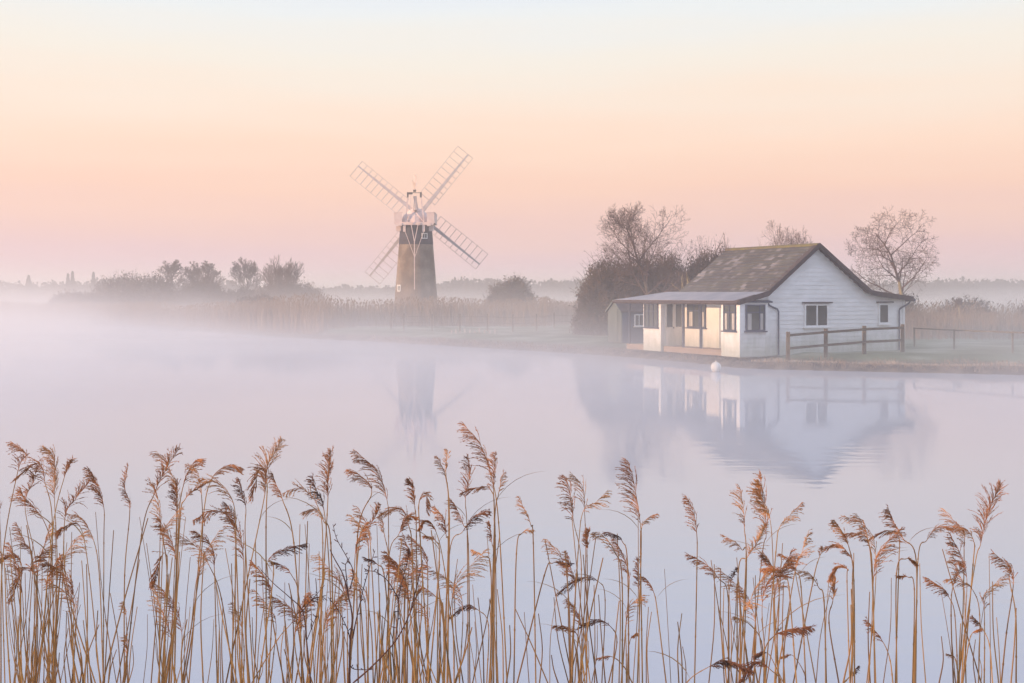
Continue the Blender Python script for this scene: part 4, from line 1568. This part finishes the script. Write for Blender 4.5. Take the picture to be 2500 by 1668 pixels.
L7 = zoomed([
    ([(1060, 1568), (1010, 620), (960, 330), (900, 150), (800, 45)], 3, -1, 'n'),
    ([(1000, 1568), (990, 700), (980, 420), (985, 330), (990, 215)], 3, -1, 'n'),
    ([(960, 1568), (985, 640), (1010, 450), (1038, 330)], 2, 1, 'l'),
    ([(980, 1568), (985, 600), (965, 430), (900, 410), (790, 450)], 3, -1, 'n'),
    ([(710, 1568), (715, 600), (700, 350), (650, 220)], 2, -1, 'l'),
    ([(705, 1568), (718, 600), (700, 320), (710, 190)], 2, -1, 'l'),
    ([(830, 1568), (825, 700), (815, 480), (835, 350), (830, 230)], 3, -1, 'n'),
    ([(360, 1568), (360, 700), (350, 490), (290, 320), (175, 195)], 3, -1, 'n'),
    ([(180, 1568), (175, 700), (260, 440), (185, 340), (110, 315)], 3, -1, 'n'),
    ([(520, 1568), (525, 700), (515, 520), (500, 430), (478, 365)], 3, -1, 'D'),
    ([(600, 1568), (545, 700), (540, 500), (580, 455), (590, 560)], 3, 1, 'n'),
    ([(120, 1568), (190, 720), (240, 650), (290, 570), (320, 500)], 3, -1, 'n'),
    ([(370, 1568), (360, 850), (420, 690), (460, 600), (520, 600)], 3, 1, 'D'),
    ([(520, 1568), (500, 800), (480, 640), (430, 540), (320, 560)], 3, -1, 'n'),
    ([(690, 1568), (720, 800), (800, 665), (870, 590), (945, 545)], 3, 1, 'd'),
    ([(680, 1568), (710, 800), (700, 700), (690, 600), (635, 530)], 3, -1, 'n'),
    ([(840, 1568), (830, 750), (800, 640), (770, 560), (725, 480)], 3, -1, 'n'),
    ([(780, 1568), (690, 900), (640, 680), (590, 600), (540, 670)], 3, -1, 'n'),
    ([(1230, 1568), (1215, 740), (1200, 630), (1170, 560), (1130, 480)], 3, -1, 'l'),
    ([(1100, 1568), (1115, 800), (1150, 690), (1215, 655)], 2, 1, 'l'),
    ([(1500, 1568), (1525, 850), (1520, 560), (1510, 420), (1440, 320)], 3, -1, 'l'),
    ([(1460, 1568), (1500, 900), (1455, 620), (1430, 450), (1400, 340)], 3, -1, 'n'),
    ([(1430, 1568), (1480, 800), (1510, 560), (1580, 490), (1650, 430)], 3, 1, 'l'),
    ([(1530, 1568), (1535, 950), (1530, 770), (1535, 650)], 2, -1, 'D'),
    ([(1830, 1568), (1850, 800), (1845, 620), (1810, 400), (1765, 240)], 3, -1, 'n'),
    ([(1860, 1568), (1850, 800), (1855, 650), (1890, 605), (1945, 570)], 3, 1, 'l'),
    ([(1740, 1568), (1740, 950), (1700, 800), (1640, 720), (1570, 680)], 3, -1, 'l'),
    ([(1620, 1568), (1640, 1080), (1600, 970), (1500, 955), (1370, 1050)], 3, -1, 'd'),
    ([(1780, 1568), (1770, 860), (1745, 740), (1700, 695), (1640, 685)], 3, -1, 'd'),
    ([(1840, 1568), (1838, 1150), (1835, 1000), (1845, 850)], 2, -1, 'd'),
    ([(2000, 1568), (1950, 1150), (1930, 1040), (1900, 980), (1860, 950)], 3, -1, 'n'),
    ([(1660, 1568), (1710, 1330), (1670, 1230), (1590, 1190), (1490, 1240)], 3, -1, 'd'),
    ([(1520, 1568), (1500, 1400), (1470, 1270), (1400, 1220), (1340, 1210)], 3, -1, 'n'),
    ([(1770, 1568), (1775, 1400), (1790, 1310), (1820, 1265)], 2, 1, 'n'),
    ([(690, 1568), (680, 1130), (640, 1050), (570, 1010), (530, 1050)], 3, -1, 'n'),
    ([(940, 1568), (950, 1220), (890, 1130), (820, 1120), (735, 1180)], 3, -1, 'd'),
    ([(1120, 1568), (1280, 940), (1330, 850), (1440, 865)], 2, 1, 'd'),
    ([(960, 1568), (965, 900), (920, 810), (850, 795)], 2, -1, 'l'),
    ([(970, 1568), (980, 860), (970, 740), (955, 620)], 2, -1, 'n'),
    ([(1800, 1568), (1750, 1470), (1680, 1410), (1600, 1440)], 2, -1, 'n'),
    ([(340, 1568), (365, 900), (330, 700), (310, 590)], 2, -1, 'l'),
    ([(380, 1568), (340, 960), (290, 870), (215, 830)], 2, -1, 'd'),
    ([(470, 1568), (475, 1000), (480, 840), (485, 780)], 2, -1, 'd'),
    ([(600, 1568), (660, 850), (640, 720), (575, 690)], 2, -1, 'n'),
], 0.4132, 800, 1020)
L8 = zoomed([
    ([(250, 1431), (265, 700), (262, 480), (240, 330), (205, 250)], 3, -1, 'n'),
    ([(540, 1431), (575, 650), (572, 450), (560, 350), (550, 190)], 3, -1, 'l'),
    ([(770, 1431), (750, 700), (740, 400), (690, 290), (652, 145)], 3, -1, 'D'),
    ([(700, 1431), (770, 600), (800, 450), (860, 380), (948, 300)], 3, 1, 'l'),
    ([(520, 1431), (530, 720), (580, 620), (650, 520), (720, 440)], 3, -1, 'D'),
    ([(600, 1431), (680, 620), (700, 480), (692, 300), (685, 120)], 3, -1, 'n'),
    ([(470, 1431), (465, 880), (400, 760), (320, 670), (215, 620)], 3, -1, 'n'),
    ([(560, 1431), (580, 640), (560, 590), (510, 530), (440, 498)], 3, -1, 'l'),
    ([(960, 1431), (930, 820), (900, 730), (860, 650), (810, 620)], 3, -1, 'n'),
    ([(760, 1431), (790, 900), (770, 740), (740, 680), (680, 600)], 3, -1, 'D'),
    ([(900, 1431), (850, 830), (820, 760), (780, 700), (700, 720)], 3, -1, 'n'),
    ([(1090, 1431), (1070, 900), (1040, 820), (980, 730), (900, 700)], 3, -1, 'l'),
    ([(1270, 1431), (1270, 780), (1235, 560), (1195, 460), (1140, 395)], 3, -1, 'D'),
    ([(1400, 1431), (1390, 760), (1375, 570), (1320, 480), (1215, 485)], 3, -1, 'n'),
    ([(1405, 1431), (1385, 720), (1350, 500), (1300, 400), (1215, 378)], 3, -1, 'l'),
    ([(1240, 1431), (1220, 780), (1215, 700), (1165, 680), (1110, 770)], 3, -1, 'D'),
    ([(1255, 1431), (1262, 800), (1250, 640), (1180, 560), (1100, 580)], 3, -1, 'n'),
    ([(880, 1431), (1000, 780), (1050, 640), (1075, 590), (1050, 545)], 3, -1, 'l'),
    ([(1650, 1431), (1660, 660), (1595, 520), (1535, 410), (1470, 305)], 3, -1, 'n'),
    ([(1530, 1431), (1545, 700), (1550, 500), (1480, 450), (1370, 505)], 3, -1, 'n'),
    ([(1660, 1431), (1675, 640), (1730, 520), (1820, 440), (1955, 435)], 3, 1, 'n'),
    ([(1960, 1431), (2030, 680), (2025, 530), (1965, 450), (1885, 440)], 3, -1, 'l'),
    ([(1930, 1431), (2030, 680), (2065, 540), (2110, 350), (2177, 150)], 3, -1, 'D'),
    ([(1930, 1431), (1910, 1000), (1880, 890), (1820, 820), (1725, 755)], 3, -1, 'n'),
    ([(1900, 1431), (1885, 1000), (1905, 820), (1940, 650)], 2, -1, 'n'),
    ([(1640, 1431), (1650, 830), (1610, 755), (1555, 755)], 2, -1, 'n'),
    ([(1540, 1431), (1545, 740), (1600, 640), (1690, 690)], 2, 1, 'D'),
    ([(2300, 1431), (2290, 1000), (2275, 780), (2240, 655)], 2, -1, 'l'),
    ([(1515, 1431), (1500, 1290), (1450, 1170), (1370, 1050)], 2, -1, 'n'),
    ([(1170, 1431), (1110, 1050), (1125, 900), (1150, 760)], 2, -1, 'D'),
    ([(2150, 1431), (2135, 1190), (2090, 1080), (2015, 1000)], 2, -1, 'n'),
    ([(1960, 1431), (2000, 1200), (2030, 1120), (2065, 1080)], 2, 1, 'n'),
    ([(1200, 1431), (1240, 1390), (1300, 1330)], 2, 1, 'd'),
    ([(700, 1431), (680, 1170), (600, 1060), (495, 992)], 2, -1, 'l'),
    ([(465, 1431), (470, 950), (490, 800), (513, 685)], 2, -1, 'd'),
    ([(960, 1431), (940, 1350), (880, 1260), (810, 1275)], 2, -1, 'n'),
    ([(1930, 1431), (1920, 1330), (1890, 1250), (1840, 1230)], 2, -1, 'l'),
    ([(1400, 1431), (1395, 1300), (1385, 1100)][:0] or [(2060, 1431), (2075, 1000), (2010, 830), (1930, 770), (1850, 765)], 3, -1, 'l'),
    ([(150, 1568), (210, 1420), (330, 1310), (450, 1285), (585, 1320)], 3, 1, 'k'),
    ([(640, 1600), (800, 1440), (730, 1340), (660, 1310), (560, 1430)], 3, -1, 'k'),
    ([(640, 1568), (690, 1230), (760, 1130), (840, 1070), (960, 1043)], 3, 1, 'k'),
    ([(880, 1568), (770, 1330), (720, 1250), (640, 1265)], 2, -1, 'k'),
], 0.38298, 1600, 1120)
PLUMED = [r for r in L6 + L7 + L8 if len(r[0]) > 2]
re_ = random.Random(4242)
for cx, n in ((60, 5), (150, 4), (420, 4), (560, 3), (640, 2), (760, 4), (880, 4), (960, 5), (1040, 4), (1130, 2), (1420, 3), (1520, 2), (1800, 3), (1880, 3), (2090, 2), (2360, 3), (2430, 2)):
    for k in range(n):        # smaller, younger reeds that fill the clumps
        x0 = cx + re_.uniform(-40, 40)
        yt = re_.uniform(1240, 1470)
        ln = re_.uniform(75, 130)
        s_ = re_.choice((-1, -1, -1, 1))
        lean_ = re_.gauss(0, 0.07)
        hx = x0 + lean_ * (1668 - yt - ln)
        PLUMED.append(([(x0, 1668), (x0 + lean_ * (1668 - yt) * .4, (1668 + yt + ln) / 2), (hx, yt + ln), (hx + s_ * ln * .12, yt + ln * .5), (hx + s_ * ln * re_.uniform(.25, .7), yt)],
                       3, s_, re_.choice('nlln')))


def spline(pts, per=8):
    """Catmull-Rom through pts"""
    out = []
    n = len(pts)
    for i in range(n - 1):
        p0 = pts[i - 1] if i else pts[0] * 2 - pts[1]
        p1, p2 = pts[i], pts[i + 1]
        p3 = pts[i + 2] if i + 2 < n else p2 * 2 - p1
        for k in range(per):
            t = k / per
            out.append(0.5 * ((2 * p1) + (p2 - p0) * t + (2 * p0 - 5 * p1 + 4 * p2 - p3) * t * t + (3 * p1 - p0 - 3 * p2 + p3) * t ** 3))
    out.append(pts[-1])
    return out


def to_ground(pts, rng):
    """carry a stem on from the frame's foot to its root in the bank"""
    p, q = pts[0], pts[1]
    d = (p - q)
    d = Vector((d.x * 0.7, 0, d.z))
    if d.z > -0.05:
        d.z = -0.4
    zg = ground_z(p.x, p.y)
    t = (p.z - zg) / -d.z
    dx = max(-0.28, min(0.28, d.x * t))
    return Vector((p.x + dx, p.y, zg - 0.03))


def strip(mb, pts, rad):
    """thin three-sided tapering thread"""
    mb.tube(pts, rad, 3, False)


def plume_mesh(rng, axis, side, style):
    """branchlets with spikelets hanging along the axis"""
    mb = MB()
    L = sum((axis[i + 1] - axis[i]).length for i in range(len(axis) - 1))
    cum = [0]
    for i in range(len(axis) - 1):
        cum.append(cum[-1] + (axis[i + 1] - axis[i]).length)

    def at(s):
        for i in range(len(axis) - 1):
            if cum[i + 1] >= s:
                f = (s - cum[i]) / max(1e-6, cum[i + 1] - cum[i])
                return axis[i].lerp(axis[i + 1], f), (axis[i + 1] - axis[i]).normalized()
        return axis[-1], (axis[-1] - axis[-2]).normalized()
    dens = {'n': 1.0, 'l': 0.62, 'D': 1.5, 'd': 1.0, 'k': 1.5, 'u': 0.9}[style]
    n = int((20 + L * 175) * dens)
    for i in range(n):
        t = (i + rng.random()) / n
        t = t ** 0.9
        base, tg = at(t * L * 0.99)
        env = (0.42 + 0.75 * math.sin(math.pi * min(1, 0.16 + t * 0.62))) * (1 - 0.62 * t ** 3)
        bl = min(0.096, 0.30 * L) * env * rng.uniform(0.55, 1.15)
        if style == 'u':
            bl *= 0.55
        s = side if rng.random() < 0.70 else -side
        nrm = Vector((tg.z, 0, -tg.x))
        if nrm.x * s < 0:
            nrm = -nrm
        if abs(nrm.x) < 0.25:         # head lies flat: branchlets hang down
            nrm = Vector((0, 0, -1)) if rng.random() < 0.72 else Vector((0, 0, 1))
        ang = rng.uniform(0.12, 0.48) * (0.6 if style == 'u' else 1)
        d0 = (tg * math.cos(ang) + nrm * math.sin(ang) + Vector((0, rng.uniform(-.45, .45), 0))).normalized()
        bend = Vector((side * 0.24, 0, -0.36)) * rng.uniform(0.5, 1.3)
        pts = [base.copy()]
        dd = d0.copy()
        m = 5
        for k in range(m):
            dd = (dd + bend * 0.42).normalized()
            pts.append(pts[-1] + dd * bl / m)
        mb.tube(pts, [0.0008] * m + [0.0003], 3, False)
        ns = int(4 + bl * 120)
        for k in range(ns):
            f = rng.uniform(0.18, 1.0)
            j = min(m - 1, int(f * m))
            c = pts[j].lerp(pts[j + 1], f * m - j)
            dr = (pts[j + 1] - pts[j]).normalized()
            dr = (dr + Vector((rng.uniform(-.5, .5), rng.uniform(-.5, .5), rng.uniform(-.5, .35)))).normalized()
            sl_ = rng.uniform(0.0055, 0.0120)
            w_ = rng.uniform(0.0005, 0.0011)
            a_ = dr.cross(Vector((rng.uniform(-1, 1), rng.uniform(-1, 1), rng.uniform(-1, 1))))
            if a_.length < 0.05:
                continue
            a_.normalize()
            b_ = dr.cross(a_)
            tip = c + dr * sl_
            mid = c + dr * sl_ * 0.42
            iv = [mb.vert(c), mb.vert(mid + a_ * w_), mb.vert(mid - a_ * w_ * .5 + b_ * w_), mb.vert(mid - a_ * w_ * .5 - b_ * w_), mb.vert(tip)]
            mb.f += [[iv[0], iv[1], iv[2]], [iv[0], iv[2], iv[3]], [iv[0], iv[3], iv[1]], [iv[4], iv[2], iv[1]], [iv[4], iv[3], iv[2]], [iv[4], iv[1], iv[3]]]
    return mb


CLUMPS = [(0, 330, 'far left'), (330, 640, 'left'), (640, 900, 'left of centre'), (900, 1080, 'below the mill'), (1080, 1330, 'central'),
          (1330, 1650, 'right of centre'), (1650, 1990, 'below the gable'), (1990, 2240, 'right'), (2240, 2600, 'far right')]
ORD = ['first', 'second', 'third', 'fourth', 'fifth', 'sixth', 'seventh', 'eighth', 'ninth', 'tenth', 'eleventh', 'twelfth', 'thirteenth', 'fourteenth',
       'fifteenth', 'sixteenth', 'seventeenth', 'eighteenth', 'nineteenth', 'twentieth', 'twenty-first', 'twenty-second', 'twenty-third', 'twenty-fourth', 'twenty-fifth', 'twenty-sixth', 'twenty-seventh', 'twenty-eighth', 'twenty-ninth', 'thirtieth']


def clump_of(x):
    for a, b, nme in CLUMPS:
        if x < b:
            return nme
    return 'far right'


rank = {}
for r in sorted(PLUMED, key=lambda r: r[0][-1][0]):
    cl = clump_of(r[0][-1][0])
    rank[id(r)] = (rank.get(cl, 0), cl)
    rank[cl] = rank.get(cl, 0) + 1
STYLE = {'n': 'feathery brown', 'l': 'thin pale', 'D': 'dense reddish', 'd': 'dark wispy', 'k': 'dark near', 'u': 'slender upright'}
rr = random.Random(77)
for row in PLUMED:
    px, nh, side, style = row
    D = rr.uniform(3.7, 4.7)
    if style == 'k':
        D = rr.uniform(2.7, 3.0)
    w3 = [P(x, y, D) for x, y in px]
    for i in range(len(w3)):
        w3[i].y += (i / len(w3)) * rr.uniform(-0.06, 0.06)
    root = to_ground(w3, rr)
    curve = spline(w3, 8)
    ih = 8 * (len(w3) - nh)
    tg0 = (curve[1] - curve[0]).normalized()
    low = [root, root.lerp(w3[0], 0.5), ]
    stem_pts = low + curve[:ih + 1]
    head = curve[ih:]
    e = empty('reed', root)
    k_, cl = rank[id(row)]
    dxh = px[-1][0] - px[-nh][0]
    dyh = px[-1][1] - px[-nh][1]
    lean = 'standing upright' if abs(dxh) < 0.3 * abs(dyh) else ('nodding left' if dxh < 0 else 'nodding right')
    if dyh > 0:
        lean = 'drooping ' + ('left' if dxh < 0 else 'right')
    tag(e, '%s plume %s, %s from left in %s clump' % (STYLE[style] + ' reed', lean, ORD[k_], cl), 'reed', 'plumed reeds in the foreground')
    o = Vector(root)
    r0 = rr.uniform(0.0021, 0.0031) * (D / 4.2)
    m_ = len(stem_pts)
    s = MB()
    s.tube([p - o for p in stem_pts], [r0 * (1 - 0.5 * i / m_) for i in range(m_)], 5, False)
    # joints
    for i in range(5, m_ - 2, 5):
        p = stem_pts[i] - o
        dd = (stem_pts[i + 1] - stem_pts[i]).normalized()
        q_ = r0 * (1 - 0.5 * i / m_) * 1.35
        s.tube([p - dd * 0.004, p + dd * 0.004], q_, 5, True)
    s.build('stem', M['stem' if rr.random() < 0.8 and style != 'k' else 'stemdark'], e)
    pm = plume_mesh(rr, [p - o for p in head], side, style)
    nhp = len(head)
    pm.tube([p - o for p in head], [r0 * 0.5 * (1 - 0.75 * i / nhp) for i in range(nhp)], 3, False)
    mat = {'n': 'plume', 'l': 'plumelight', 'D': 'plume', 'd': 'plumedark', 'k': 'plumedark', 'u': 'plume'}[style]
    if style == 'D' and rr.random() < 0.3:
        mat = 'plumelight'
    pm.build('plume', M[mat], e)
    # a withered leaf now and then
    if rr.random() < 0.18:
        i = int(m_ * rr.uniform(0.55, 0.85))
        b0_ = stem_pts[i] - o
        sd_ = rr.choice((-1, 1))
        lf = MB()
        L_ = rr.uniform(0.10, 0.22)
        dr = Vector((sd_ * 0.35, rr.uniform(-.2, .2), 0.9)).normalized()
        pts = [b0_]
        for k in range(6):
            dr = (dr + Vector((sd_ * 0.10, 0, -0.16))).normalized()
            pts.append(pts[-1] + dr * L_ / 6)
        for k in range(6):
            wa = 0.0035 * math.sin(math.pi * (k / 6) ** 0.6 * 0.95 + 0.1)
            wb = 0.0035 * math.sin(math.pi * ((k + 1) / 6) ** 0.6 * 0.95 + 0.1)
            va, vb = Vector((0.25, 0.9, 0)) * wa, Vector((0.25, 0.9, 0)) * wb
            up_ = Vector((0, 0, 1))
            lf.poly([pts[k] - va + up_ * wa * .5, pts[k + 1] - vb + up_ * wb * .5, pts[k + 1], pts[k]])
            lf.poly([pts[k], pts[k + 1], pts[k + 1] + vb + up_ * wb * .5, pts[k] + va + up_ * wa * .5])
        lf.build('leaf', M['stem'], e)

# bare broken stalks between the plumed ones
BARE = [(60, 18), (110, 17), (150, 12), (200, 10), (250, 6), (300, 6), (370, 5), (420, 12), (480, 5), (560, 7), (610, 8), (680, 5), (730, 6), (780, 12), (830, 9),
        (900, 6), (950, 14), (990, 13), (1040, 10), (1085, 6), (1140, 6), (1190, 6), (1240, 3), (1310, 3), (1370, 5), (1420, 10), (1480, 4), (1560, 3), (1640, 2),
        (1690, 2), (1760, 3), (1800, 8), (1850, 7), (1930, 3), (2010, 2), (2080, 4), (2140, 2), (2250, 2), (2320, 4), (2370, 5), (2420, 3), (2470, 2), (2010, 1)]
rb = random.Random(99)
stalks = []
for cx, n in BARE:
    for i in range(n):
        x0 = cx + rb.uniform(-32, 32)
        D = rb.uniform(3.6, 4.9)
        hgt = rb.choice((rb.uniform(60, 200), rb.uniform(150, 330), rb.uniform(200, 420)))
        lean = rb.gauss(0, 0.11)
        y1 = 1668 - hgt
        a = P(x0, 1668, D)
        b = P(x0 + lean * hgt, y1, D + rb.uniform(-.05, .05))
        mid = a.lerp(b, 0.5) + Vector((rb.uniform(-.012, .012), 0, 0))
        root = to_ground([a, mid], rb)
        r0 = rb.uniform(0.0015, 0.0031)
        pts = [root] + spline([a, mid, b], 4)
        s = MB()
        m_ = len(pts)
        s.tube([p - root for p in pts], [r0 * (1 - 0.45 * k / m_) for k in range(m_)], 5, True)
        o = s.build('reed_stalk', M['stem' if rb.random() < 0.7 else 'stemdark'])
        o.location = root
        hw = 'short' if hgt < 150 else ('mid-height' if hgt < 270 else 'tall')
        lw = 'leaning left' if lean < -0.06 else ('leaning right' if lean > 0.06 else 'upright')
        stalks.append((x0, hw, lw, o))
seen = {}
rb.shuffle(stalks)
rest = stalks[150:]                 # past 300 reeds: the remainder as one mass
stalks = stalks[:150]
mb = MB()
for x0, hw, lw, o in rest:
    b_ = len(mb.v)
    mb.v += [tuple(v.co + o.location) for v in o.data.vertices]
    mb.f += [[b_ + i for i in p.vertices] for p in o.data.polygons]
    bpy.data.objects.remove(o)
for i in range(260):
    sx = rb.choice((-1, 1))
    D = rb.uniform(3.6, 4.9)
    x = sx * (0.4167 * D + 0.42 + rb.random() ** 1.4 * 4.5)
    g = ground_z(x, D)
    h = rb.uniform(1.2, 1.9)
    ln = rb.gauss(0, 0.12)
    mb.tube([(x, D, g - 0.03), (x + ln * 0.4, D, g + h * 0.5), (x + ln, D, g + h)], [0.003, 0.0024, 0.0014], 4, False)
    if rb.random() < 0.5:
        ax = spline([Vector((x + ln, D, g + h - 0.02)), Vector((x + ln - 0.02, D, g + h + 0.11)), Vector((x + ln - 0.10, D, g + h + 0.20))], 5)
        pm = plume_mesh(rb, ax, -1, 'l')
        b_ = len(mb.v)
        mb.v += pm.v
        mb.f += [[b_ + i_ for i_ in f] for f in pm.f]
tag(mb.build('reed_stalks', M['stemdark']), 'the many other thin bare stalks filling the foreground reed bed', 'reeds', kind='stuff')
for x0, hw, lw, o in sorted(stalks, key=lambda t: t[0]):
    k_ = (hw, lw, clump_of(x0))
    seen[k_] = seen.get(k_, 0) + 1
    tag(o, '%s bare reed stalk %s, %s such from left in %s clump' % (hw, lw, ORD[seen[k_] - 1], clump_of(x0)), 'reed', 'bare reed stalks in the foreground')

# dark dead weed among the reeds
def weed(name, label, main, twigs, D, r):
    w3 = [P(600 + x * 0.2474, 1280 + y * 0.2474, D) for x, y in main]
    root = to_ground(w3, rr)
    e = empty(name, root)
    tag(e, label, 'weed')
    rgw = random.Random(len(label))
    c = [root] + spline(w3, 6)
    s = MB()
    s.tube([p - root for p in c], [r * (1 - 0.6 * i / len(c)) for i in range(len(c))], 5)
    s.build('stem', M['weed'], e)
    for tw in twigs:
        t3 = spline([P(600 + x * 0.2474, 1280 + y * 0.2474, D + 0.02) for x, y in tw], 6)
        s = MB()
        s.tube([p - root for p in t3], [r * 0.62 * (1 - 0.6 * i / len(t3)) for i in range(len(t3))], 4)
        for i in range(3, len(t3), 2):          # buds and short side spurs
            p = t3[i] - root
            d = Vector((rgw.uniform(-1, 1), rgw.uniform(-1, 1), rgw.uniform(0, 1))).normalized() * rgw.uniform(0.006, 0.022)
            s.tube([p, p + d * 0.7, p + d], [0.0009, 0.0016, 0.0004], 4)
        s.build('twig', M['weed'], e)


weed('dead_weed', 'dark branching dead weed stem forking among the reeds under the mill reflection', [(1020, 1568), (1030, 1150), (1050, 920), (1010, 700), (960, 500), (880, 350), (830, 250)],
     [[(1050, 1130), (1090, 940), (1170, 600), (1230, 400), (1275, 260)], [(1020, 1390), (1080, 1432), (1260, 1436)], [(1030, 1150), (1000, 1030), (900, 830), (810, 720)],
      [(1030, 640), (1060, 470), (1000, 330), (900, 150), (860, 0)], [(1010, 700), (985, 420), (1000, 380)]], 3.5, 0.0030)
weed('dead_weed', 'dark dead weed stem slanting up to the right with a thin upright branch', [(1060, 1568), (1250, 1400), (1480, 1150), (1620, 880), (1690, 690)],
     [[(1480, 1150), (1505, 900), (1520, 660), (1580, 430), (1620, 250)], [(1510, 740), (1400, 560), (1280, 470), (1170, 465)], [(1620, 880), (1700, 560), (1740, 380)]], 3.4, 0.0028)
weed('dead_weed', 'thin dark weed stem bending left beside the left of centre clump', [(640, 1568), (600, 1150), (560, 860), (430, 720), (280, 590), (150, 450)],
     [[(600, 1150), (680, 950), (690, 900)], [(560, 860), (640, 760), (780, 600)]], 3.6, 0.0022)
